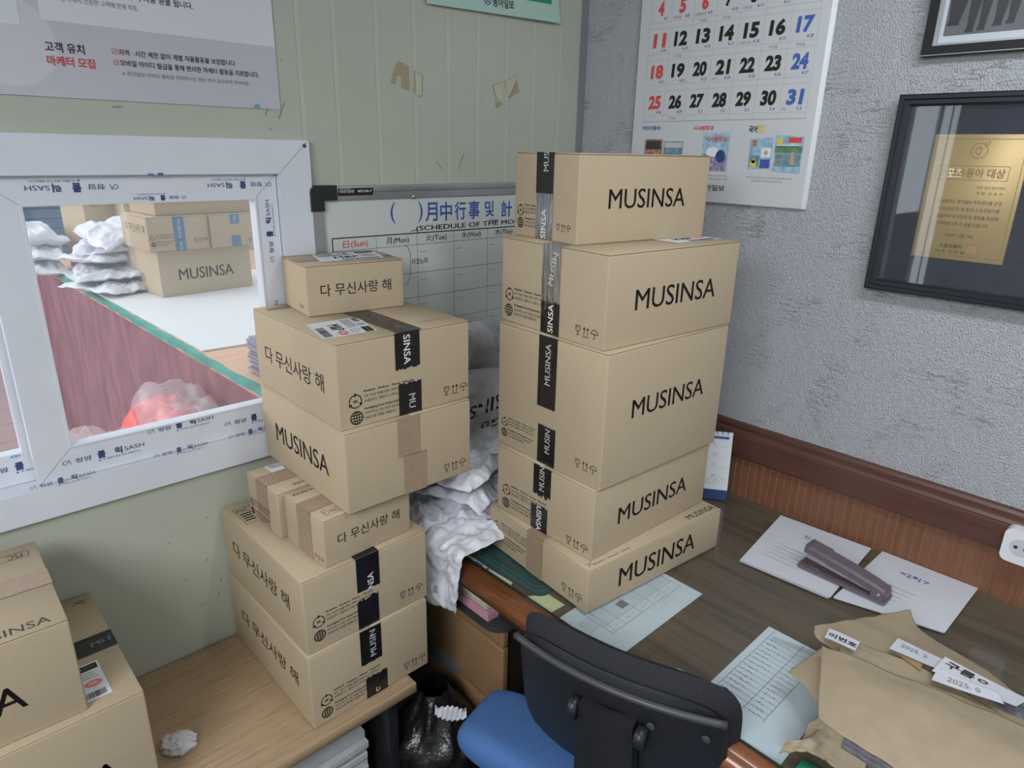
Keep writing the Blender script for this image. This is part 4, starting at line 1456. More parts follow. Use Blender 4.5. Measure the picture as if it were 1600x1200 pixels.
def slip(label, P, m, txt=(), seed=0):
    """paper slip: P corners in order; lettering laid along the first edge"""
    mb = MB()
    Q = [Vector(p) for p in P]

    def f(u, v):
        q = (Q[0] * (1 - u) + Q[1] * u) * (1 - v) + (Q[3] * (1 - u) + Q[2] * u) * v
        return q + Vector((0, 0, .002 * math.sin(u * 3 + seed)))
    mb.grid(lambda u, v: tuple(f(u, v)), 12, 4, 'paper')
    mb.grid(lambda u, v: tuple(f(1 - u, v) - Vector((0, 0, .0006))), 12, 4, 'paper')
    for s, u0, v0, u1, v1, mm, bold in txt:
        mb.text(lambda u, v: tuple(f(u, v) + Vector((0, 0, .0012))), s, u0, v0, u1, v1, mm, bold)
    return tag(mb.build('paper_slip'), label, 'paper slip')


slip('small white slip with bold black lettering at the left corner of the kraft wrap', [(-.640, -1.272, .8640), (-.632, -1.328, .8655), (-.590, -1.322, .8600), (-.598, -1.264, .8585)], 'paper', (('이번호', .08, .22, .98, .62, 'ink', .02),), 1)
slip('white slip with thin date print lying on the kraft wrap behind the brown scrap', [(-.568, -1.368, .8575), (-.553, -1.455, .858), (-.505, -1.445, .850), (-.508, -1.366, .848)], 'paper', (('2025. 5', .15, .45, .70, .72, 'grey_ink', 0),), 2)
slip('long white slip with large black lettering on the kraft wrap', [(-.585, -1.447, .868), (-.566, -1.575, .866), (-.515, -1.585, .856), (-.512, -1.450, .860)], 'paper', (('구름ㅇ', .06, .50, .58, .86, 'ink', .02),), 3)
slip('white slip with a printed date below the long slip on the kraft wrap', [(-.610, -1.454, .8695), (-.585, -1.56, .8705), (-.560, -1.545, .8685), (-.567, -1.452, .8685)], 'paper', (('2025. 0', .20, .28, .70, .66, 'grey_ink', 0),), 4)

mb = MB()
mb.box((-.875, -1.40, .7502), (-.835, -1.338, .7535), 'green_card', .0008, 1)
tag(place(mb.build('green_card'), (0, 0, 0), (0, 0, 0)), 'green card under the crumpled kraft flap at the desk edge', 'card')
mb = MB()
mb.prism([(-.874, -1.047), (-.870, -1.041), (-.867, -1.045), (-.871, -1.050)], .7501, .7515, 'tissue')
tag(mb.build('paper_scrap'), 'tiny white scrap on the glass beside the green sticky note', 'scrap')

# desk calendar behind the tall stack
dc = thing('desk_calendar', 'white spiral desk calendar with navy base behind the tall stack of boxes', 'calendar', (-.106, -.638, .7505), R(35))
mb = MB()
mb.add([(-.04, -.10, 0), (.04, -.10, 0), (.04, .10, 0), (-.04, .10, 0), (0, -.10, .212), (0, .10, .212)], [(0, 3, 2, 1), (0, 4, 5, 3), (1, 2, 5, 4), (0, 1, 4), (3, 5, 2)], 'navy_card')
mb.build('stand', dc)
mb = MB()
FDc = lambda e: (lambda u, v: (-.04 + (.04 / .212) * v - .002 - e, .10 - u, v))
mb.rect(FDc(0), 0, .032, .2, .212, 'label')
mb.rect(FDc(.0004), .02, .190, .19, .198, 'blue_ink')
for k, s in enumerate(('3', '10', '17', '24')):
    mb.rect(FDc(.0004), .01, .166 - k * .033, .19, .1666 - k * .033, 'line_ink')
    mb.line(FDc(.0004), s, .145, .170 - k * .033, .010, 'grey_ink')
scribble(mb, FDc(.0004), .13, .058, .05, .008, 3, 'grey_ink', 12)
scribble(mb, FDc(.0004), .13, .048, .04, .008, 5, 'grey_ink', 8)
mb.build('page', dc)
mb = MB()
for k in range(12):
    yy = -.085 + k * .0155
    mb.tube([(.007 * math.cos(R(a)), yy, .211 + .007 * math.sin(R(a))) for a in range(0, 361, 30)], .0012, 'black_plastic', 6, False)
mb.build('spiral_binding', dc)

# wall socket
so = thing('wall_socket', 'white round-cornered wall socket on the brown rail at the right', 'socket', (-.0315, -1.466, .918))
mb = MB()
mb.prism(rounded(-.036, -.042, .036, .042, .016), 0, .030, 'socket', T=Matrix(((0, 0, -1, 0), (-1, 0, 0, 0), (0, 1, 0, 0), (0, 0, 0, 1))))
mb.build('housing', so)
mb = MB()
FSk = lambda u, v: (-.0306, -u, v)
mb.poly([FSk(*p) for p in circ(0, 0, .0215, 24)[:-1]], 'label_grey')
FSk2 = lambda u, v: (-.0312, -u, v)
for q in (-.0095, .0095):
    mb.poly([FSk2(*p) for p in circ(q, 0, .0045, 14)[:-1]], 'steel')
    mb.poly([(-.0316, -a, b) for a, b in circ(q, 0, .0026, 12)[:-1]], 'black_plastic')
mb.build('outlet_face', so)

# ------------------------------------------------------------------ drawer unit under the desk
pd = thing('drawer_unit', 'wooden drawer unit with grey handles under the desk, left of the office chair', 'drawer unit', (-.86, -.36, 0))
mb = MB()
mb.box((.022, -.21, .03), (.50, .21, .575), 'dark_wood')
mb.build('body', pd)
for z0, z1 in ((.518, .575), (.312, .514), (.10, .308)):
    mb = MB()
    mb.box((.0, -.215, z0), (.024, .215, z1), 'drawer_wood', .006)
    d_ = mb.build('drawer_front', pd)
    if z1 < .55:
        mb = MB()
        mb.prism([(-.07, .0), (.07, .0), (.105, .036), (-.105, .036)], 0, .012, 'grey_plastic', T=Matrix(((0, 0, -1, .002), (-1, 0, 0, .06), (0, 1, 0, z0 - .004), (0, 0, 0, 1))))
        mb.build('handle', d_)
mb = MB()
mb.prism(rounded(-.028, -.225, .50, .225, .05, 8), .575, .600, 'dark_grey_plastic')
mb.prism(rounded(-.034, -.231, .505, .231, .055, 8), .592, .598, 'dark_grey_plastic')
mb.build('top_tray', pd)


def stackp(label, m, z, dx, dy, nsh):
    mb = MB()
    for k in range(nsh):
        q = random.Random(k + int(z * 999)).uniform(-.003, .003)
        mb.box((-.85 + dx + q, -.545 + dy + q, z + k * .0035), (-.58 + dx + q, -.25 + dy, z + k * .0035 + .003), m)
    return tag(mb.build('paper_stack'), label, 'papers')


stackp('pink sheets lying on the drawer unit under the desk', 'pink_paper', .6005, -.036, 0, 8)
stackp('cream sheets on top of the pink sheets on the drawer unit', 'cream_paper', .6290, -.030, .012, 5)
stackp('white sheets on top of the cream sheets on the drawer unit', 'paper', .6470, -.036, .03, 4)

# ------------------------------------------------------------------ office chair
ch = thing('office_chair', 'black office chair with blue seat pushed up to the desk, seen from behind', 'chair', (-.80, -1.0, 0), R(15.4))
BW = .212


def back_c(s, z, off):
    """s -1..1 across (left as seen from behind is +y), off forward"""
    x = -.232 + .038 * (s * s) + (.88 - z) * .16 + off
    return Vector((x, .016 + s * BW, z))


def slab(mb, z0, z1, th0, th1, m, ns=28, nz=14, round_=.06, inset=0.0):
    """rounded padded panel following the curve of the back; th0 rear offset, th1 front offset"""
    def half(fr):
        def f(u, v):
            s, t = 2 * u - 1, v
            # superellipse style outline
            hz = (z1 - z0) / 2
            zc = (z1 + z0) / 2
            a = s
            b = 2 * t - 1
            # map the square to a rounded rectangle
            k = max(abs(a), abs(b))
            if k > 1e-6:
                n_ = 5.0
                q = k / ((abs(a) ** n_ + abs(b) ** n_) ** (1 / n_))
                a2, b2 = a * q, b * q
            else:
                a2, b2 = a, b
            edge = (1 - k ** 6)
            o = (th0 + th1) / 2 + ((th1 - th0) / 2) * (edge ** .5) * (1 if fr else -1)
            return tuple(back_c(a2 * (1 - inset), zc + b2 * hz, o))
        return f
    F0, F1 = half(True), half(False)
    mb.grid(lambda u, v: F0(1 - u, v), ns, nz, m)
    mb.grid(F1, ns, nz, m)


mb = MB()
slab(mb, .585, .893, -.012, .062, 'dark_fabric', inset=-.07)
mb.build('backrest_cushion', ch)
mb = MB()
slab(mb, .575, .868, -.030, .004, 'black_plastic', inset=-.012)
# raised rim line along the shell
path = [tuple(back_c(s / 14, .846 - .006 * (s / 14) ** 2, -.030)) for s in range(-14, 15)]
mb.tube(path, .0075, 'dark_grey_plastic', 8)
sh = mb.build('backrest_shell', ch)
mb = MB()
for s, z in ((-.42, .795), (-.86, .80)):
    p = back_c(s, z, -.034)
    mb = MB()
    mb.add(*(lambda n: ([(p.x - .001, p.y + .008 * math.cos(2 * math.pi * i / n), p.z + .008 * math.sin(2 * math.pi * i / n)) for i in range(n)] + [(p.x - .005, p.y, p.z)], [((i + 1) % n, i, n) for i in range(n)]))(14), 'dark_grey_plastic', True)
    mb.build('screw', sh)
mb = MB()
hwb = .058


def brk(u, v):
    z = .80 - .40 * v
    a = (2 * u - 1)
    wd_ = hwb * (.92 + .25 * v)
    x = back_c(0, max(z, .58), -.052).x - .012 * (1 - a * a) - .02 * math.sin(v * 2.2)
    return (x, .005 + a * wd_, z)


mb.grid(lambda u, v: brk(1 - u, v), 12, 14, 'black_plastic')
mb.grid(lambda u, v: tuple(Vector(brk(u, v)) + Vector((.03, 0, 0))), 12, 14, 'black_plastic')
for e in (0, 1):
    mb.grid(lambda u, v: tuple(Vector(brk(e, v)) + Vector((.03 * u, 0, 0))), 1, 14, 'black_plastic')
mb.grid(lambda u, v: tuple(Vector(brk(u, 0)) + Vector((.03 * v, 0, 0))), 12, 1, 'black_plastic')
mb.build('back_bracket', ch)
for s in (-1, 1):
    mb = MB()
    p = back_c(0, .775, -.040)
    mb.tube([(p.x - .004, .005 + s * .058, .775), (p.x - .004, .005 + s * .076, .775)], [.022, .020], 'black_plastic', 16)
    mb.build('adjuster_knob', ch)
# seat
mb = MB()


def seat(u, v):
    th = u * 2 * math.pi
    ph = (v - .5) * math.pi
    ce, se = math.cos(th), math.sin(th)
    f = lambda c_, e: math.copysign(abs(c_) ** e, c_)
    rr = abs(math.cos(ph)) ** .35
    return (-.172 + .100 * f(ce, .35) * rr, .02 + .345 * f(se, .28) * rr, .525 + .045 * f(math.sin(ph), .8))


mb.grid(seat, 64, 18, 'blue_fabric')
mb.build('seat', ch)
mb = MB()
mb.prism(rounded(-.25, -.27, .10, .30, .08, 6), .44, .487, 'dark_wood')
mb.build('seat_pan', ch)
mb = MB()
mb.tube([(-.03, 0, .08), (-.03, 0, .45)], .028, 'black_plastic', 14)
mb.build('gas_lift', ch)
for k in range(5):
    a = R(72 * k + 20)
    mb = MB()
    mb.tube([(-.03, 0, .11), (-.03 + .28 * math.cos(a), .28 * math.sin(a), .075)], [.026, .018], 'black_plastic', 10)
    lg = mb.build('base_arm', ch)
    mb = MB()
    q = (-.03 + .28 * math.cos(a), .28 * math.sin(a))
    mb.tube([(q[0], q[1] - .012, .030), (q[0], q[1] + .012, .030)], .03, 'dark_grey_plastic', 14)
    mb.build('caster', lg)

# ------------------------------------------------------------------ things on the walls
# whiteboard
wb = thing('whiteboard', 'monthly schedule whiteboard in an aluminium frame behind the two box stacks', 'whiteboard', (-.52, 0, 1.08))
W0, W1, Z0, Z1 = -.509, .482, -.01, .590      # local x range and z range
mb = MB()
mb.box((W0 + .03, -.012, Z0 + .02), (W1 - .02, -.004, Z1 - .022), 'board')
Fb = FB(-.0124)
ox, oz = .52, -1.08
X = lambda x: x + ox
Z = lambda z: z + oz
cols = [-.972, -.839, -.703, -.569, -.434, -.300, -.178, -.062]
rows = [1.502, 1.421, 1.349, 1.270, 1.191, 1.115]
mb.stroke(Fb, [(X(cols[0]), Z(1.5365)), (X(cols[-1]), Z(1.530))], .0030, 'ink')
mb.stroke(Fb, [(X(cols[0]), Z(1.5365)), (X(cols[0]), Z(1.115))], .0030, 'ink')
for xx in cols[1:]:
    mb.stroke(Fb, [(X(xx), Z(1.534)), (X(xx), Z(1.115))], .0009, 'ink_soft')
for zz in rows:
    mb.stroke(Fb, [(X(cols[0]), Z(zz)), (X(cols[-1]), Z(zz))], .0011, 'ink_soft')
Fb2 = FB(-.0127)
mb.text(Fb2, '(', X(-.790), Z(1.565), X(-.774), Z(1.622), 'blue_ink', 0.0)
mb.text(Fb2, ')', X(-.697), Z(1.565), X(-.681), Z(1.622), 'blue_ink', 0.0)
for i, s in enumerate('月中行事'):
    x0 = -.672 + i * .0535
    mb.text(Fb2, s, X(x0), Z(1.564), X(x0 + .044), Z(1.618), 'blue_ink', .018)
mb.text(Fb2, '및', X(-.446), Z(1.568), X(-.408), Z(1.616), 'blue_ink', .018)
mb.text(Fb2, '計', X(-.378), Z(1.564), X(-.330), Z(1.614), 'blue_ink', .018)
mb.text(Fb2, '劃', X(-.318), Z(1.564), X(-.272), Z(1.614), 'blue_ink', .018)
mb.text(Fb2, '(SCHEDULE OF THE MONTH)', X(-.705), Z(1.536), X(-.235), Z(1.5545), 'ink', 0.012)
for i, (s, m_) in enumerate((('日(Sun)', 'red_ink'), ('月(Mon)', 'ink'), ('火(Tue)', 'ink'), ('水(Wed)', 'ink'), ('木(The)', 'ink'), ('金(Fri)', 'ink'), ('土(Sat)', 'blue_ink'))):
    xc = (cols[i] + cols[i + 1]) / 2 + .002
    mb.text(Fb2, s, X(xc - .038), Z(1.506), X(xc + .038), Z(1.5285), m_, .006)
for i in range(2, 7):
    for j in range(5):
        mb.stroke(Fb2, [(X(cols[i] + .008), Z(rows[j] - .022)), (X(cols[i] + .032), Z(rows[j] - .021))], .0010, 'ink_soft')
# handwriting
mb.stroke(Fb2, [(X(a), Z(b)) for a, b in ((-.748, 1.503), (-.735, 1.497), (-.728, 1.478), (-.728, 1.44), (-.731, 1.41), (-.742, 1.392), (-.750, 1.389))], .0013, 'ink')
mb.text(Fb2, '이코노미', X(-.723), Z(1.445), X(-.668), Z(1.463), 'ink', .012)
mb.text(Fb2, '센타', X(-.790), Z(1.401), X(-.753), Z(1.419), 'ink', .012)
mb.stroke(Fb2, [(X(-.778), Z(1.372)), (X(-.775), Z(1.358))], .0013, 'ink')
mb.stroke(Fb2, [(X(-.722), Z(1.5415)), (X(-.705), Z(1.5435))], .004, 'grey_ink')
mb.stroke(Fb2, [(X(-.425), Z(1.5545)), (X(-.393), Z(1.5535))], .008, 'grey_ink')
mb.build('board_surface', wb)
mb = MB()
mb.box((W0 + .004, -.020, Z1 - .036), (W1, -.001, Z1 - .018), 'alu')
mb.box((W0 + .004, -.022, Z1 - .018), (W1, -.001, Z1 - .001), 'alu', .002)
mb.box((W0 + .004, -.020, Z0), (W0 + .034, -.001, Z1 - .002), 'alu')
mb.box((W1 - .024, -.020, Z0), (W1, -.001, Z1 - .002), 'alu')
mb.box((W0 + .004, -.020, Z0), (W1, -.001, Z0 + .026), 'alu')
mb.build('frame', wb)
mb = MB()
ol = [(W0, Z1 - .062), (W0 + .036, Z1 - .062), (W0 + .036, Z1 - .036), (W0 + .073, Z1 - .036), (W0 + .073, Z1 + .001)] + [(W0 + .016 + .016 * math.cos(R(a)), Z1 - .015 + .016 * math.sin(R(a))) for a in range(90, 181, 15)]
mb.prism(ol, 0, .024, 'black_plastic', T=Matrix(((1, 0, 0, 0), (0, 0, -1, -.0005), (0, 1, 0, 0), (0, 0, 0, 1))))
mb.build('corner_cap', wb)
mb = MB()
mb.rect(FB(-.0225), X(-.952), Z(1.6505), X(-.848), Z(1.6635), 'ink')
mb.rect(FB(-.0206), X(-.952), Z(1.6445), X(-.848), Z(1.6505), 'ink')
mb.text(FB(-.0228), '대한칠판', X(-.948), Z(1.6515), X(-.905), Z(1.6595), 'white_ink')
mb.text(FB(-.0228), '469-2146~7', X(-.895), Z(1.6520), X(-.853), Z(1.6590), 'white_ink', .01)
mb.text(FB(-.0228), 'WHITE BOARD', X(-.948), Z(1.6605), X(-.915), Z(1.6628), 'white_ink')
mb.build('maker_plate', wb)
mb = MB()
mb.add(*(lambda n: ([(X(-.715) + .006 * math.cos(2 * math.pi * i / n), -.0205, Z(1.636) + .006 * math.sin(2 * math.pi * i / n)) for i in range(n)] + [(X(-.715), -.026, Z(1.636))], [((i + 1) % n, i, n) for i in range(n)]))(12), 'steel', True)
mb.build('screw', wb)

# notice poster on the left
mb = MB()
mb.box((-2.05, -.003, 1.8445), (-1.0805, -.0012, 2.50), 'lilac')
F1, F2 = FB(-.0034), FB(-.0038)
mb.rect(F1, -1.5385, 1.9785, -1.0815, 2.49, 'lilac_light')
mb.poly([FB(-.0031)(*p) for p in circ(-1.598, 1.938, .078, 28)[:-1]], 'lilac_circle')
mb.rect(F2, -2.04, 1.965, -1.572, 2.49, 'lilac_light')
F3 = FB(-.0045)
mb.stroke(F3, [(-2.0, 1.952), (-1.612, 1.952)], .0012, 'grey_ink')
mb.text(F3, '고객 유치', -1.541, 1.9245, -1.475, 1.9425, 'ink', .010)
mb.text(F3, '마케터 모집', -1.541, 1.9005, -1.4605, 1.9185, 'red_ink', .018)
for z_ in (1.9355, 1.9155):
    mb.stroke(F3, rounded(-1.426, z_ - .004, -1.417, z_ + .005, .001, 1), .0008, 'red_ink', True)
    mb.stroke(F3, [(-1.424, z_ + .001), (-1.422, z_ - .001), (-1.419, z_ + .003)], .0008, 'red_ink')
mb.text(F3, '지역 · 시간 제한 없이 개별 자율활동을 보장합니다.', -1.414, 1.9300, -1.177, 1.9415, 'ink', .006)
mb.text(F3, '모바일 아이디 발급을 통해 편리한 마케터 활동을 지원합니다.', -1.414, 1.9105, -1.127, 1.9220, 'ink', .006)
mb.text(F3, '※ 중앙일보 마케터 활동을 희망하시는 분은 본사 담당에게 문의바람.', -1.413, 1.8925, -1.150, 1.9010, 'grey_ink', 0)
mb.text(F3, '이용 불편 신고 후 해지 시 자동 환불 됩니다.', -1.50, 2.0325, -1.257, 2.0455, 'ink', .006)
mb.text(F3, '본사에서 인증한 고객에 한해 적용.', -1.50, 2.0145, -1.366, 2.0245, 'grey_ink', 0)
mb.poly([F3(*p) for p in circ(-1.137, 1.846, .008, 14, 0, 180)], 'teal')
tag(mb.build('notice_poster'), 'glossy lilac notice poster with black and red lettering above the window', 'poster')

# mint poster, its lower edge curling off the wall
mb = MB()


def mint(u, v):
    x = -.652 + .504 * u
    z = 2.1265 + .014 * u + v * .32
    k = max(0, 1 - v / .5)
    return (x, -.003 - .018 * k * k * (.5 + .5 * u), z)


mb.grid(mint, 20, 12, 'mint')
mb.grid(lambda u, v: tuple(Vector(mint(1 - u, v)) + Vector((0, .0008, 0))), 20, 12, 'mint')
Fm = lambda u, v: tuple(Vector(mint(u, v)) + Vector((0, -.001, 0)))
G0 = (.66, .160)
mb.grid(lambda a, b: Fm(.62 + .315 * a, .155 + .8 * b), 8, 6, 'mint_green')
mb.stroke(Fm, circ(.420, .098, .022, 14, ry=.035), .006, 'blue_ink')
mb.stroke(Fm, [(.405, .075), (.435, .122)], .006, 'blue_ink')
mb.stroke(Fm, [(.405, .122), (.435, .075)], .006, 'blue_ink')
mb.text(Fm, '동아일보', .458, .055, .620, .135, 'ink', .012)
tag(mb.build('mint_poster'), 'pale mint poster with dark green block high on the green wall near the corner', 'poster')

# tape remnants on the green wall


def remnant(label, polys, strokes):
    mb = MB()
    for m_, p in polys:
        mb.prism(p, 0, .0007, m_, T=Matrix(((1, 0, 0, 0), (0, 0, -1, -.0012), (0, 1, 0, 0), (0, 0, 0, 1))))
    for p in strokes:
        mb.stroke(FB(-.0021), p, .0015, 'residue_edge')
    tag(mb.build('tape_remnant'), label, 'tape')


remnant('torn brown tape remnant on the green wall, left of the other remnant',
        [('residue', [(-.766, 1.925), (-.757, 1.955), (-.745, 1.978), (-.737, 1.980), (-.709, 1.972), (-.7085, 1.912), (-.732, 1.917), (-.734, 1.945), (-.748, 1.948), (-.752, 1.925)]),
         ('residue_pale', [(-.690, 1.962), (-.665, 1.953), (-.668, 1.899), (-.688, 1.902)])],
        [[(-.690, 1.962), (-.664, 1.953), (-.668, 1.898), (-.676, 1.903)], [(-.690, 1.962), (-.688, 1.905)], [(-.697, 1.92), (-.696, 1.908)]])
remnant('pale torn tape remnant in a V shape on the green wall, nearer the corner',
        [('residue_pale', [(-.408, 1.945), (-.371, 1.958), (-.369, 1.905), (-.385, 1.898)]), ('residue_pale', [(-.360, 1.96), (-.312, 1.982), (-.318, 1.950), (-.345, 1.915)]),
         ('residue', [(-.310, 1.965), (-.300, 1.935), (-.343, 1.915)]), ('residue', [(-.397, 1.905), (-.394, 1.885), (-.370, 1.895)])],
        [[(-.408, 1.945), (-.371, 1.958)], [(-.408, 1.945), (-.395, 1.915), (-.371, 1.898)], [(-.360, 1.96), (-.312, 1.982), (-.318, 1.955), (-.345, 1.915)]])

# wall calendar
cal = thing('wall_calendar', 'large white wall calendar of red, black and blue dates on the right wall', 'calendar', (0, -.515, 1.63))
mb = MB()
yo = lambda y_: y_ + .515
mb.box((-.011, yo(-.818), .0), (-.0012, yo(-.232), .85), 'label', .001, 1)
mb.build('lower_sheets', cal)
mb = MB()
FCa = lambda x: (lambda u, v: (x, -u + .515, v - 1.63))     # u = -y in world
mb.box((-.0135, yo(-.806), .0025), (-.0112, yo(-.228), .86), 'paper_cal')
Fa, Fa2 = FCa(-.0139), FCa(-.0143)
u0 = .264
cw = .0739
rz = [1.858 + .0852 * k for k in range(7)]
mb.stroke(Fa, [(u0, 1.8565), (u0 + 7 * cw, 1.8585)], .0012, 'grey_ink')
for k in range(5):
    b = 1.858 + .0852 * k
    mb.stroke(Fa, [(u0, b + .0160), (u0 + 7 * cw, b + .0160)], .0006, 'line_ink')
    mb.stroke(Fa, [(u0, b + .0852), (u0 + 7 * cw, b + .0852)], .0006, 'line_ink')
for k in range(8):
    mb.stroke(Fa, [(u0 + k * cw, 1.858), (u0 + k * cw, 2.30)], .0006, 'line_ink')
lun = {4: '4.7', 5: '4.8', 6: '4.9', 7: '4.10', 8: '4.11', 9: '4.12', 10: '4.13', 11: '4.14', 12: '4.15', 13: '4.16', 14: '4.17', 15: '4.18', 16: '4.19', 17: '4.20', 18: '4.21', 19: '4.22', 20: '4.23', 21: '4.24',
       22: '4.25', 23: '4.26', 24: '4.27', 25: '4.28', 26: '4.29', 27: '5.1', 28: '5.2', 29: '5.3', 30: '5.4', 31: '5.5', 1: '4.4', 2: '4.5', 3: '4.6'}
note = {15: '스승의 날', 21: '소만', 31: '단오', 6: '대체공휴일', 8: '어버이날', 5: '어린이날'}
moving = (12, 13 - 7, 7, 16, 17, 26)
for d_ in range(1, 32):
    wk, wd_ = divmod(d_ + 3, 7)        # the 4th is a Sunday
    col = wd_
    rowi = 4 - wk if False else None
    r_i = 3 - (d_ - 4) // 7 if d_ >= 4 else 4
    col = (d_ - 4) % 7
    b = 1.858 + .0852 * r_i
    uc = u0 + cw * col
    m_ = 'red_ink' if col == 0 or d_ in (5, 6) else ('lightblue_num' if col == 6 else 'ink')
    wn = .011 if d_ == 1 else .021 if d_ < 10 else .044
    uu = uc + (.017 if d_ >= 10 else .026)
    mb.text(Fa2, str(d_), uu, b + .034, uu + wn, b + .0725, m_ if m_ != 'lightblue_num' else 'cal_blue', .05, 0, .06)
    lt = lun.get(d_, '')
    mb.text(Fa2, lt, uc + .047, b + .0215, uc + .047 + .0045 * len(lt), b + .0295, 'blue_ink', .006)
    if d_ in note:
        mb.text(Fa2, note[d_], uc + .006, b + .0205, uc + .006 + .0068 * len(note[d_]), b + .0285, 'red_ink' if d_ == 5 else 'grey_ink')
    if d_ in moving:
        mb.text(Fa2, '이삿날', uc + .022, b + .0035, uc + .046, b + .0115, 'grey_ink')
for s, a, b_, z0_, z1_, m_ in (('어린이동아', .264, .333, 1.8315, 1.8445, 'blue_ink'), ('시사원정대', .449, .515, 1.8305, 1.8435, 'red_ink'), ('국어', .627, .652, 1.8235, 1.8420, 'ink'), ('킹', .654, .673, 1.8225, 1.8445, 'yellow_print')):
    mb.text(Fa2, s, a, z0_, b_, z1_, m_, .03)
# printed picture patches
mb.rect(Fa, .278, 1.735, .345, 1.806, 'warm_print')
mb.rect(Fa, .350, 1.735, .418, 1.800, 'pool_print')
mb.rect(Fa2, .284, 1.776, .338, 1.801, 'photo_back')
mb.rect(Fa2, .353, 1.782, .415, 1.797, 'label_grey')
mb.rect(Fa, .484, 1.716, .574, 1.826, 'label_grey')
mb.rect(Fa2, .487, 1.719, .571, 1.822, 'sky_print')
mb.rect(FCa(-.0147), .489, 1.720, .569, 1.765, 'violet_print')
mb.poly([FCa(-.0150)(*p) for p in circ(.520, 1.772, .020, 18, ry=.014)[:-1]], 'label')
mb.poly([FCa(-.0150)(*p) for p in circ(.548, 1.760, .015, 18, ry=.018)[:-1]], 'navy_card')
mb.text(FCa(-.0150), '시사원정대', .497, 1.800, .561, 1.814, 'red_ink', .03)
for (a, b_, z0_, z1_, sk) in ((.636, .703, 1.727, 1.808, .004), (.709, .788, 1.724, 1.818, -.004)):
    mb.poly([Fa(a, z0_), Fa(b_, z0_ + sk), Fa(b_, z1_ + sk), Fa(a, z1_)], 'sky_print')
for (a, b_, z0_, z1_, m_) in ((.640, .668, 1.735, 1.765, 'pool_print'), (.672, .700, 1.732, 1.755, 'blue_ink'), (.640, .668, 1.770, 1.790, 'sky_print'), (.672, .700, 1.760, 1.785, 'label'), (.714, .785, 1.738, 1.770, 'pool_print'),
                              (.712, .786, 1.772, 1.790, 'green_print'), (.714, .776, 1.788, 1.793, 'label'), (.745, .782, 1.798, 1.812, 'red_ink')):
    mb.rect(Fa2, a, z0_, b_, z1_, m_)
for (cx_, cz_, r_, m_) in ((.652, 1.742, .010, 'yellow_print'), (.652, 1.750, .006, 'skin_print'), (.686, 1.772, .006, 'skin_print'), (.722, 1.802, .009, 'yellow_print'), (.650, 1.797, .008, 'warm_print')):
    mb.poly([FCa(-.0147)(*p) for p in circ(cx_, cz_, r_, 14)[:-1]], m_)
mb.poly([FCa(-.0147)(*p) for p in ((.715, 1.740), (.722, 1.740), (.738, 1.770), (.733, 1.770))], 'warm_print')
mb.poly([FCa(-.0147)(*p) for p in ((.757, 1.742), (.770, 1.742), (.767, 1.775), (.758, 1.775))], 'skin_print')
for (a, b_, z_) in ((.455, .575, 1.704), (.455, .580, 1.695), (.637, .770, 1.704), (.652, .745, 1.695), (.275, .40, 1.704)):
    mb.text(Fa2, '국어 학습에 도움이 되는 다양한 소식을 매주 그림과', a, z_, b_, z_ + .0052, 'grey_ink')
mb.text(Fa2, '동아일보', .487, 1.664, .573, 1.681, 'ink', .012)
M['cal_blue'] = mat('calendar_blue', (0.055, 0.12, 0.40), 0.5)
mb.build('month_page', cal)

# certificate frame
aw = thing('award_frame', 'black framed gold award plate hanging on the stucco wall', 'picture frame', (0, -1.01, 1.453))
FAw = lambda x: (lambda u, v: (x, -u, v))      # u from the left edge, v from the bottom
AW, AH = .42, .452
mb = MB()


def pframe(mb, W_, H_, steps, m):
    """mitred profile: steps = (inset, depth) from outside in"""
    for (i0, d0), (i1, d1) in zip(steps[:-1], steps[1:]):
        a = [(i0, i0), (W_ - i0, i0), (W_ - i0, H_ - i0), (i0, H_ - i0)]
        b = [(i1, i1), (W_ - i1, i1), (W_ - i1, H_ - i1), (i1, H_ - i1)]
        for k in range(4):
            l = (k + 1) % 4
            mb.poly([(-d0, -a[k][0], a[k][1]), (-d0, -a[l][0], a[l][1]), (-d1, -b[l][0], b[l][1]), (-d1, -b[k][0], b[k][1])], m)


pframe(mb, AW, AH, ((0, .001), (0, .036), (.003, .038), (.010, .038), (.013, .034), (.021, .034), (.024, .031), (.028, .026), (.028, .014)), 'black_frame')
mb.build('frame', aw)
mb = MB()
mb.rect(FAw(-.014), .02, .02, AW - .02, AH - .02, 'navy_mat')
mb.build('mount', aw)
mb = MB()
gx0, gx1, gz0, gz1 = .087, .275, .090, .366
mb.box((-.0185, -gx1, gz0), (-.0142, -gx0, gz1), 'gold', .001, 1)
Fg, Fg2 = FAw(-.0189), FAw(-.0193)
mb.stroke(Fg, rounded(gx0 + .008, gz0 + .010, gx1 - .008, gz1 - .010, .002, 2), .0012, 'gold_line', True)
mb.stroke(Fg, circ(.181, .331, .016, 22), .0012, 'gold_line')
mb.stroke(Fg, [(.189, .345), (.196, .352), (.199, .348), (.190, .338)], .0012, 'gold_line')
mb.stroke(Fg, circ(.181, .331, .007, 14, 40, 300), .0012, 'gold_line')
mb.stroke(Fg, [(.181, .322), (.184, .331), (.180, .340)], .0012, 'gold_line')
mb.stroke(Fg, rounded(.105, .269, .246, .299, .002, 2), .0012, 'gold_line', True)
mb.text(Fg2, '스포츠동아 대상', .112, .274, .240, .294, 'gold_line', .02)
mb.text(FAw(-.0197), '포츠', .128, .274, .158, .294, 'gold_bright', .02)  # two syllables of the title laid over in brighter gold
mb.text(Fg, '인천 검산 독자센터', .192, .250, .246, .257, 'ink_soft')
mb.text(Fg, '지 장  김 숙 자', .193, .238, .244, .245, 'ink_soft')
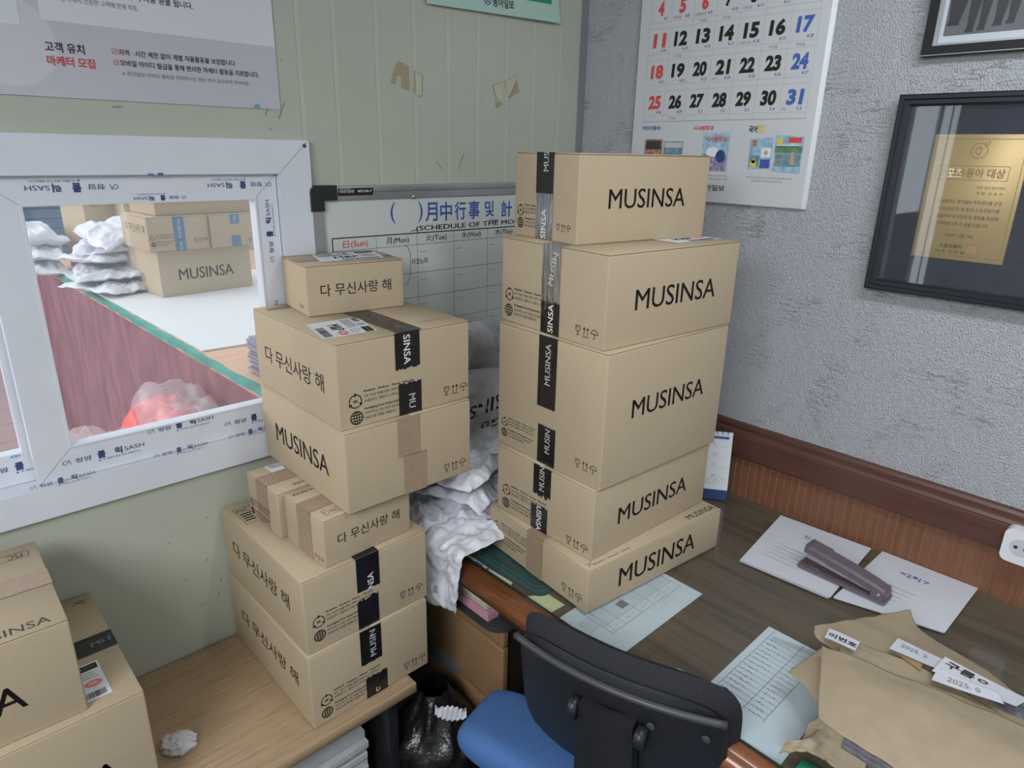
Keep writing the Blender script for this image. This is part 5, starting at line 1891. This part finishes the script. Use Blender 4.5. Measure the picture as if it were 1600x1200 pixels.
for k, s in enumerate(('귀님께서는 동아일보 독자센터를 운영', '서 2023년 한 해 동안 스포츠동아를', '활용하여 독자증대 및 열독률 향상에', '기여하였기에 이 상을 드립니다')):
    mb.text(Fg, s, .120 + .002 * k, .2165 - k * .0165, (.246, .246, .246, .230)[k], .2255 - k * .0165, 'ink_soft')
mb.text(Fg, '2024년  12월  18일', .150, .1425, .207, .150, 'ink_soft')
mb.text(Fg, '스포츠동아', .143, .1165, .190, .126, 'ink', .015)
mb.text(Fg, '대 표  이 인 철', .138, .105, .196, .112, 'ink_soft')
mb.rect(Fg, .200, .106, .223, .127, 'seal')
mb.rect(Fg2, .202, .108, .221, .125, 'gold')
for k in range(4):
    mb.stroke(FAw(-.0196), [(.204, .110 + k * .004), (.219, .111 + k * .004)], .001, 'seal')
    mb.stroke(FAw(-.0196), [(.205 + k * .0045, .109), (.205 + k * .0045, .124)], .001, 'seal')
mb.build('gold_plate', aw)
mb = MB()
mb.box((-.0285, -(AW - .026), .026), (-.0265, -.026, AH - .026), 'frame_glass')
mb.build('glass_pane', aw)

# framed group photo above it
ph = thing('photo_frame', 'black framed group photo above the gold award plate', 'picture frame', (0, -1.034, 1.984))
PW, PH = .48, .40
mb = MB()
pframe(mb, PW, PH, ((0, .001), (0, .028), (.001, .029), (.020, .029)), 'black_frame_matt')
mb.build('frame', ph)
mb = MB()
pframe(mb, PW, PH, ((.020, .027), (.024, .027), (.026, .014)), 'silver')
mb.stroke(FAw(-.0302), [(.001, .0012), (PW - .001, .0012)], .0016, 'silver')
mb.build('silver_slip', ph)
mb = MB()
mb.rect(FAw(-.012), .02, .02, PW - .02, PH - .02, 'label')
mb.build('mount', ph)
mb = MB()
mb.rect(FAw(-.0124), .034, .040, PW - .03, PH - .03, 'photo_floor')
mb.rect(FAw(-.0128), .034, .128, PW - .03, PH - .03, 'photo_back')
for k, (x0, w_, zb) in enumerate(((.040, .030, .066), (.078, .018, .050), (.100, .017, .052), (.128, .020, .058), (.152, .018, .060), (.186, .018, .064), (.208, .018, .062), (.24, .02, .060), (.264, .02, .062), (.30, .02, .06), (.325, .02, .06), (.36, .02, .06), (.385, .02, .062))):
    mb.poly([FAw(-.0132)(*p) for p in ((x0, zb), (x0 + w_ * .7, zb), (x0 + w_ * 1.25, .135), (x0 - w_ * .15, .135))], 'suit')
    mb.poly([FAw(-.0135)(*p) for p in ((x0 - .004, zb - .006), (x0 + w_ * .7, zb - .006), (x0 + w_ * .7, zb + .004), (x0, zb + .004))], 'suit')
for k in range(6):
    x0 = .050 + k * .062
    mb.rect(FAw(-.0132), x0 - .012, .128, x0 + .046, .25, 'suit')
    mb.poly([FAw(-.0138)(*p) for p in circ(x0 + .005, .135, .006, 10)[:-1]], 'skin_print')
    mb.poly([FAw(-.0138)(*p) for p in circ(x0 + .017, .275, .016, 16, ry=.021)[:-1]], 'skin_print')
    mb.poly([FAw(-.0138)(*p) for p in ((x0 + .011, .25), (x0 + .023, .25), (x0 + .017, .22))], 'label')
mb.rect(FAw(-.0138), .048, .122, .058, .132, 'yellow_print')
mb.build('photograph', ph)
mb = MB()
mb.box((-.0245, -(PW - .022), .022), (-.0230, -.022, PH - .022), 'frame_glass')
mb.build('glass_pane', ph)

# ------------------------------------------------------------------ the yard beyond the window
mb = MB()
mb.box((-6, 0.12, -0.1), (3.5, 8.0, 0), 'tile')
for k in range(24):
    mb.box((-6, 0.3 + k * .33, 0), (3.5, 0.306 + k * .33, .0008), 'dirt')
for k in range(28):
    mb.box((-6 + k * .34, .12, 0), (-5.994 + k * .34, 8, .0008), 'dirt')
struct(mb, 'floor_outside')
mb = MB()
mb.box((-6, 7.0, 0), (3.5, 7.1, 3.2), 'far_wall')
struct(mb, 'wall_outside')
mb = MB()
for k in range(22):
    mb.box((-1.65, 6.93, .1 + k * .1), (-.30, 6.97 + .015 * (k % 2), .195 + k * .1), 'shutter')
tag(mb.build('roller_shutter'), 'blue roller shutter far beyond the window', 'shutter')

ZC = 1.085
ct = thing('packing_counter', 'packing counter with maroon side and green taped edge beyond the window', 'counter', (-.55, 1.75, 0), R(0.9))
mb = MB()
mb.box((-.585, -1.58, ZC - .028), (.62, 1.70, ZC - .0005), 'counter_wood', .003)
mb.build('countertop', ct)
mb = MB()
mb.grid(lambda u, v: (-.575 + .010 * math.sin(u * 17) * v + .006 * math.sin(u * 41 + v * 3), -1.57 + 3.24 * u, ZC - .03 - v * (ZC - .04)), 60, 8, 'maroon')
mb.grid(lambda u, v: (-.575 + 1.18 * u, -1.57, ZC - .03 - v * (ZC - .04)), 8, 4, 'maroon')
mb.grid(lambda u, v: (-.575 + 1.18 * (1 - u), 1.67, ZC - .03 - v * (ZC - .04)), 8, 4, 'maroon')
mb.build('side_panel', ct)
mb = MB()
rt = random.Random(8)
tp = []
for k in range(81):
    y_ = -1.585 + 3.29 * k / 80
    tp.append((y_, .014 + .012 * rt.random(), .012 + .014 * rt.random()))
for (ya, ta, da), (yb, tb, db) in zip(tp[:-1], tp[1:]):
    mb.poly([(-.5865 + ta, ya, ZC + .0008), (-.5865 + tb, yb, ZC + .0008), (-.5875, yb, ZC + .0008), (-.5875, ya, ZC + .0008)][::-1], 'green_tape')
    mb.poly([(-.5875, ya, ZC + .0008), (-.5875, yb, ZC + .0008), (-.5880, yb, ZC - db), (-.5880, ya, ZC - da)], 'green_tape')
mb.build('edge_tape', ct)

mb = MB()
mb.prism([(-1.095, .72), (-.20, .66), (-.08, 2.0), (-.86, 2.75), (-1.135, 2.75)], ZC + .001, ZC + .006, 'white_sheet')
tag(mb.build('white_board'), 'white board lying on the packing counter beyond the window', 'board')
ZB = ZC + .0065
# boxes on the counter
c = Carton('large ribbed cardboard box on the packing counter, seen through the window', (-.920, 1.690, ZB), .112, .445, .365, .212, 'x', 'card_cor')
c.mb.text(c.front(), 'MUSINSA', .085, .070, .352, .122, 'ink_soft', 0.012)
for k in range(5):
    c.mb.rect(c.left(), .05, .05 + k * .009, .20, .053 + k * .009, 'ink_soft')
c.finish()
c = Carton('cardboard box with blue tape stacked on the left of the ribbed box beyond the window', (-.955, 1.66, ZB + .2125), .05, .270, .33, .150, 'y')
c.mb.text(c.left(), KO, .06, .075, .30, .115, 'ink_soft', 0.0)
recycle_marks(c.mb, c.front(), (.018, .062), (.020, .033), .010, .034, (.070, .062, .054, .040, .032, .024), .0055, 'ink_soft', .075)
handling_marks(c.mb, c.front(), .205, .040, .018, 'ink_soft')
c.finish()
c.tape([('front', .112, .160, .0, .150, 0, 0)], 'blue_tape', [('front', 'MUSINSA', .137, .095, .085, .014, -R90), ('front', 'MUS', .137, .020, .035, .014, -R90)])
c = Carton('cardboard box with blue tape stacked on the right of the ribbed box beyond the window', (-.682, 1.66, ZB + .2125), .06, .27, .33, .150, 'y')
handling_marks(c.mb, c.front(), .185, .022, .018, 'ink_soft')
c.finish()
c.tape([('front', .095, .140, .0, .050, 0, 0)], 'blue_tape')
c.tape([('front', .095, .140, .105, .150, 0, 0)], 'blue_tape', [('front', 'MU', .118, .127, .03, .014, -R90)])
c = Carton('wide cardboard box on top of the blue-taped boxes beyond the window', (-.90, 1.70, ZB + .364), .05, .50, .32, .16, 'x')
c.finish()
c = Carton('tall narrow cardboard box standing at the back of the counter beyond the window', (-.985, 2.62, ZB), .25, .20, .25, .50, 'x')
c.mb.stroke(c.front(), circ(.05, .36, .014, 16), .002, 'ink_soft')
c.finish()
c = Carton('shaded cardboard box behind the white mailers at the back of the counter', (-.82, 2.52, ZB), .1, .34, .25, .46, 'x')
c.finish()

GO = 'white plastic mailers on the packing counter'
outm = [
    ('white plastic mailer at the counter edge with a corner hanging over, beyond the window', (-1.02, 2.02, ZB + .02), (.36, .34, .045), (.02, .04, .5), 41),
    ('white plastic mailer lying against the ribbed box beyond the window', (-1.02, 2.10, ZB + .075), (.32, .36, .045), (.02, -.03, -.2), 42),
    ('white plastic mailer in the middle of the pile beyond the window', (-1.01, 2.16, ZB + .135), (.32, .32, .045), (-.02, .04, .4), 43),
    ('white plastic mailer with faint print high in the pile beyond the window', (-1.00, 2.16, ZB + .19), (.30, .30, .045), (.05, -.05, -.3), 44),
    ('topmost white plastic mailer leaning on the blue-taped box beyond the window', (-.98, 2.12, ZB + .255), (.24, .28, .08), (.22, -.24, .2), 45),
]
for lb, loc, sz, rot, sd in outm:
    tag(place(crumple('plastic_mailer', None, *sz, sd, 'poly', n=40, amp=1.6), loc, rot), lb, 'plastic bag', GO)
for lb, loc, sz, rot, sd in (
        ('lowest white plastic mailer at the far left of the counter beyond the window', (-1.20, 2.75, ZB + .02), (.20, .32, .06), (0, .05, .1), 51),
        ('white plastic mailer in the middle of the far left pile beyond the window', (-1.19, 2.78, ZB + .10), (.20, .30, .06), (.05, -.05, -.1), 52),
        ('uppermost white plastic mailer of the far left pile, with a pointed corner, beyond the window', (-1.19, 2.80, ZB + .19), (.20, .28, .10), (.1, .1, .3), 53)):
    tag(place(crumple('plastic_mailer', None, *sz, sd, 'poly', n=40, amp=1.6), loc, rot), lb, 'plastic bag', GO)

# newspapers piled at the near end of the counter
mb = MB()
rn = random.Random(2)
for k in range(26):
    q = rn.uniform(-.010, .010)
    mb.box((-1.055 + q, .135 + q * .5, ZC + .001 + k * .0042), (-.72 + q, .42 + q, ZC + .0045 + k * .0042), 'bundle_paper')
tag(mb.build('newspaper_pile'), 'pile of violet-grey newspapers on the near end of the packing counter', 'newspapers')

# red net bags on a pallet beside the counter
tb = thing('side_bench', 'low bench carrying the red bags outside below the window', 'bench', (-1.50, .62, 0))
mb = MB()
mb.box((-.30, -.30, .70), (.27, .35, .73), 'counter_wood', .003)
mb.build('bench_top', tb)
for sx in (-.27, .23):
    for sy in (-.27, .29):
        mb = MB()
        mb.box((sx, sy, 0), (sx + .04, sy + .04, .70), 'dark_wood')
        mb.build('leg', tb)
for lb, loc, sz, sd in (('red net bag under clear film, left of the two below the window', (-1.53, .50, .80), (.34, .40, .16), 61),
                        ('red net bag under clear film, right of the two below the window', (-1.265, .58, .86), (.22, .40, .17), 62)):
    b = thing('red_bag', lb, 'bag', loc)
    crumple('net_bag', None, *sz, sd, 'red_bag', b, 26, 1.6)
    k_ = crumple('clear_wrap', None, sz[0] * 1.06, sz[1] * 1.06, sz[2] * 1.35, sd + 9, 'clear_film', b, 22, 2.4)
    k_.location = (0.03, -.01, .012)
# orange posts at the far right
for i, (x_, y_) in enumerate(((-.05, 3.50), (.18, 3.62))):
    mb = MB()
    mb.box((x_, y_, 0), (x_ + .09, y_ + .09, 1.9), 'orange', .006)
    tag(mb.build('orange_post'), ('orange post standing just right of the ribbed box beyond the window', 'orange post farther back to the right of the ribbed box')[i], 'post')
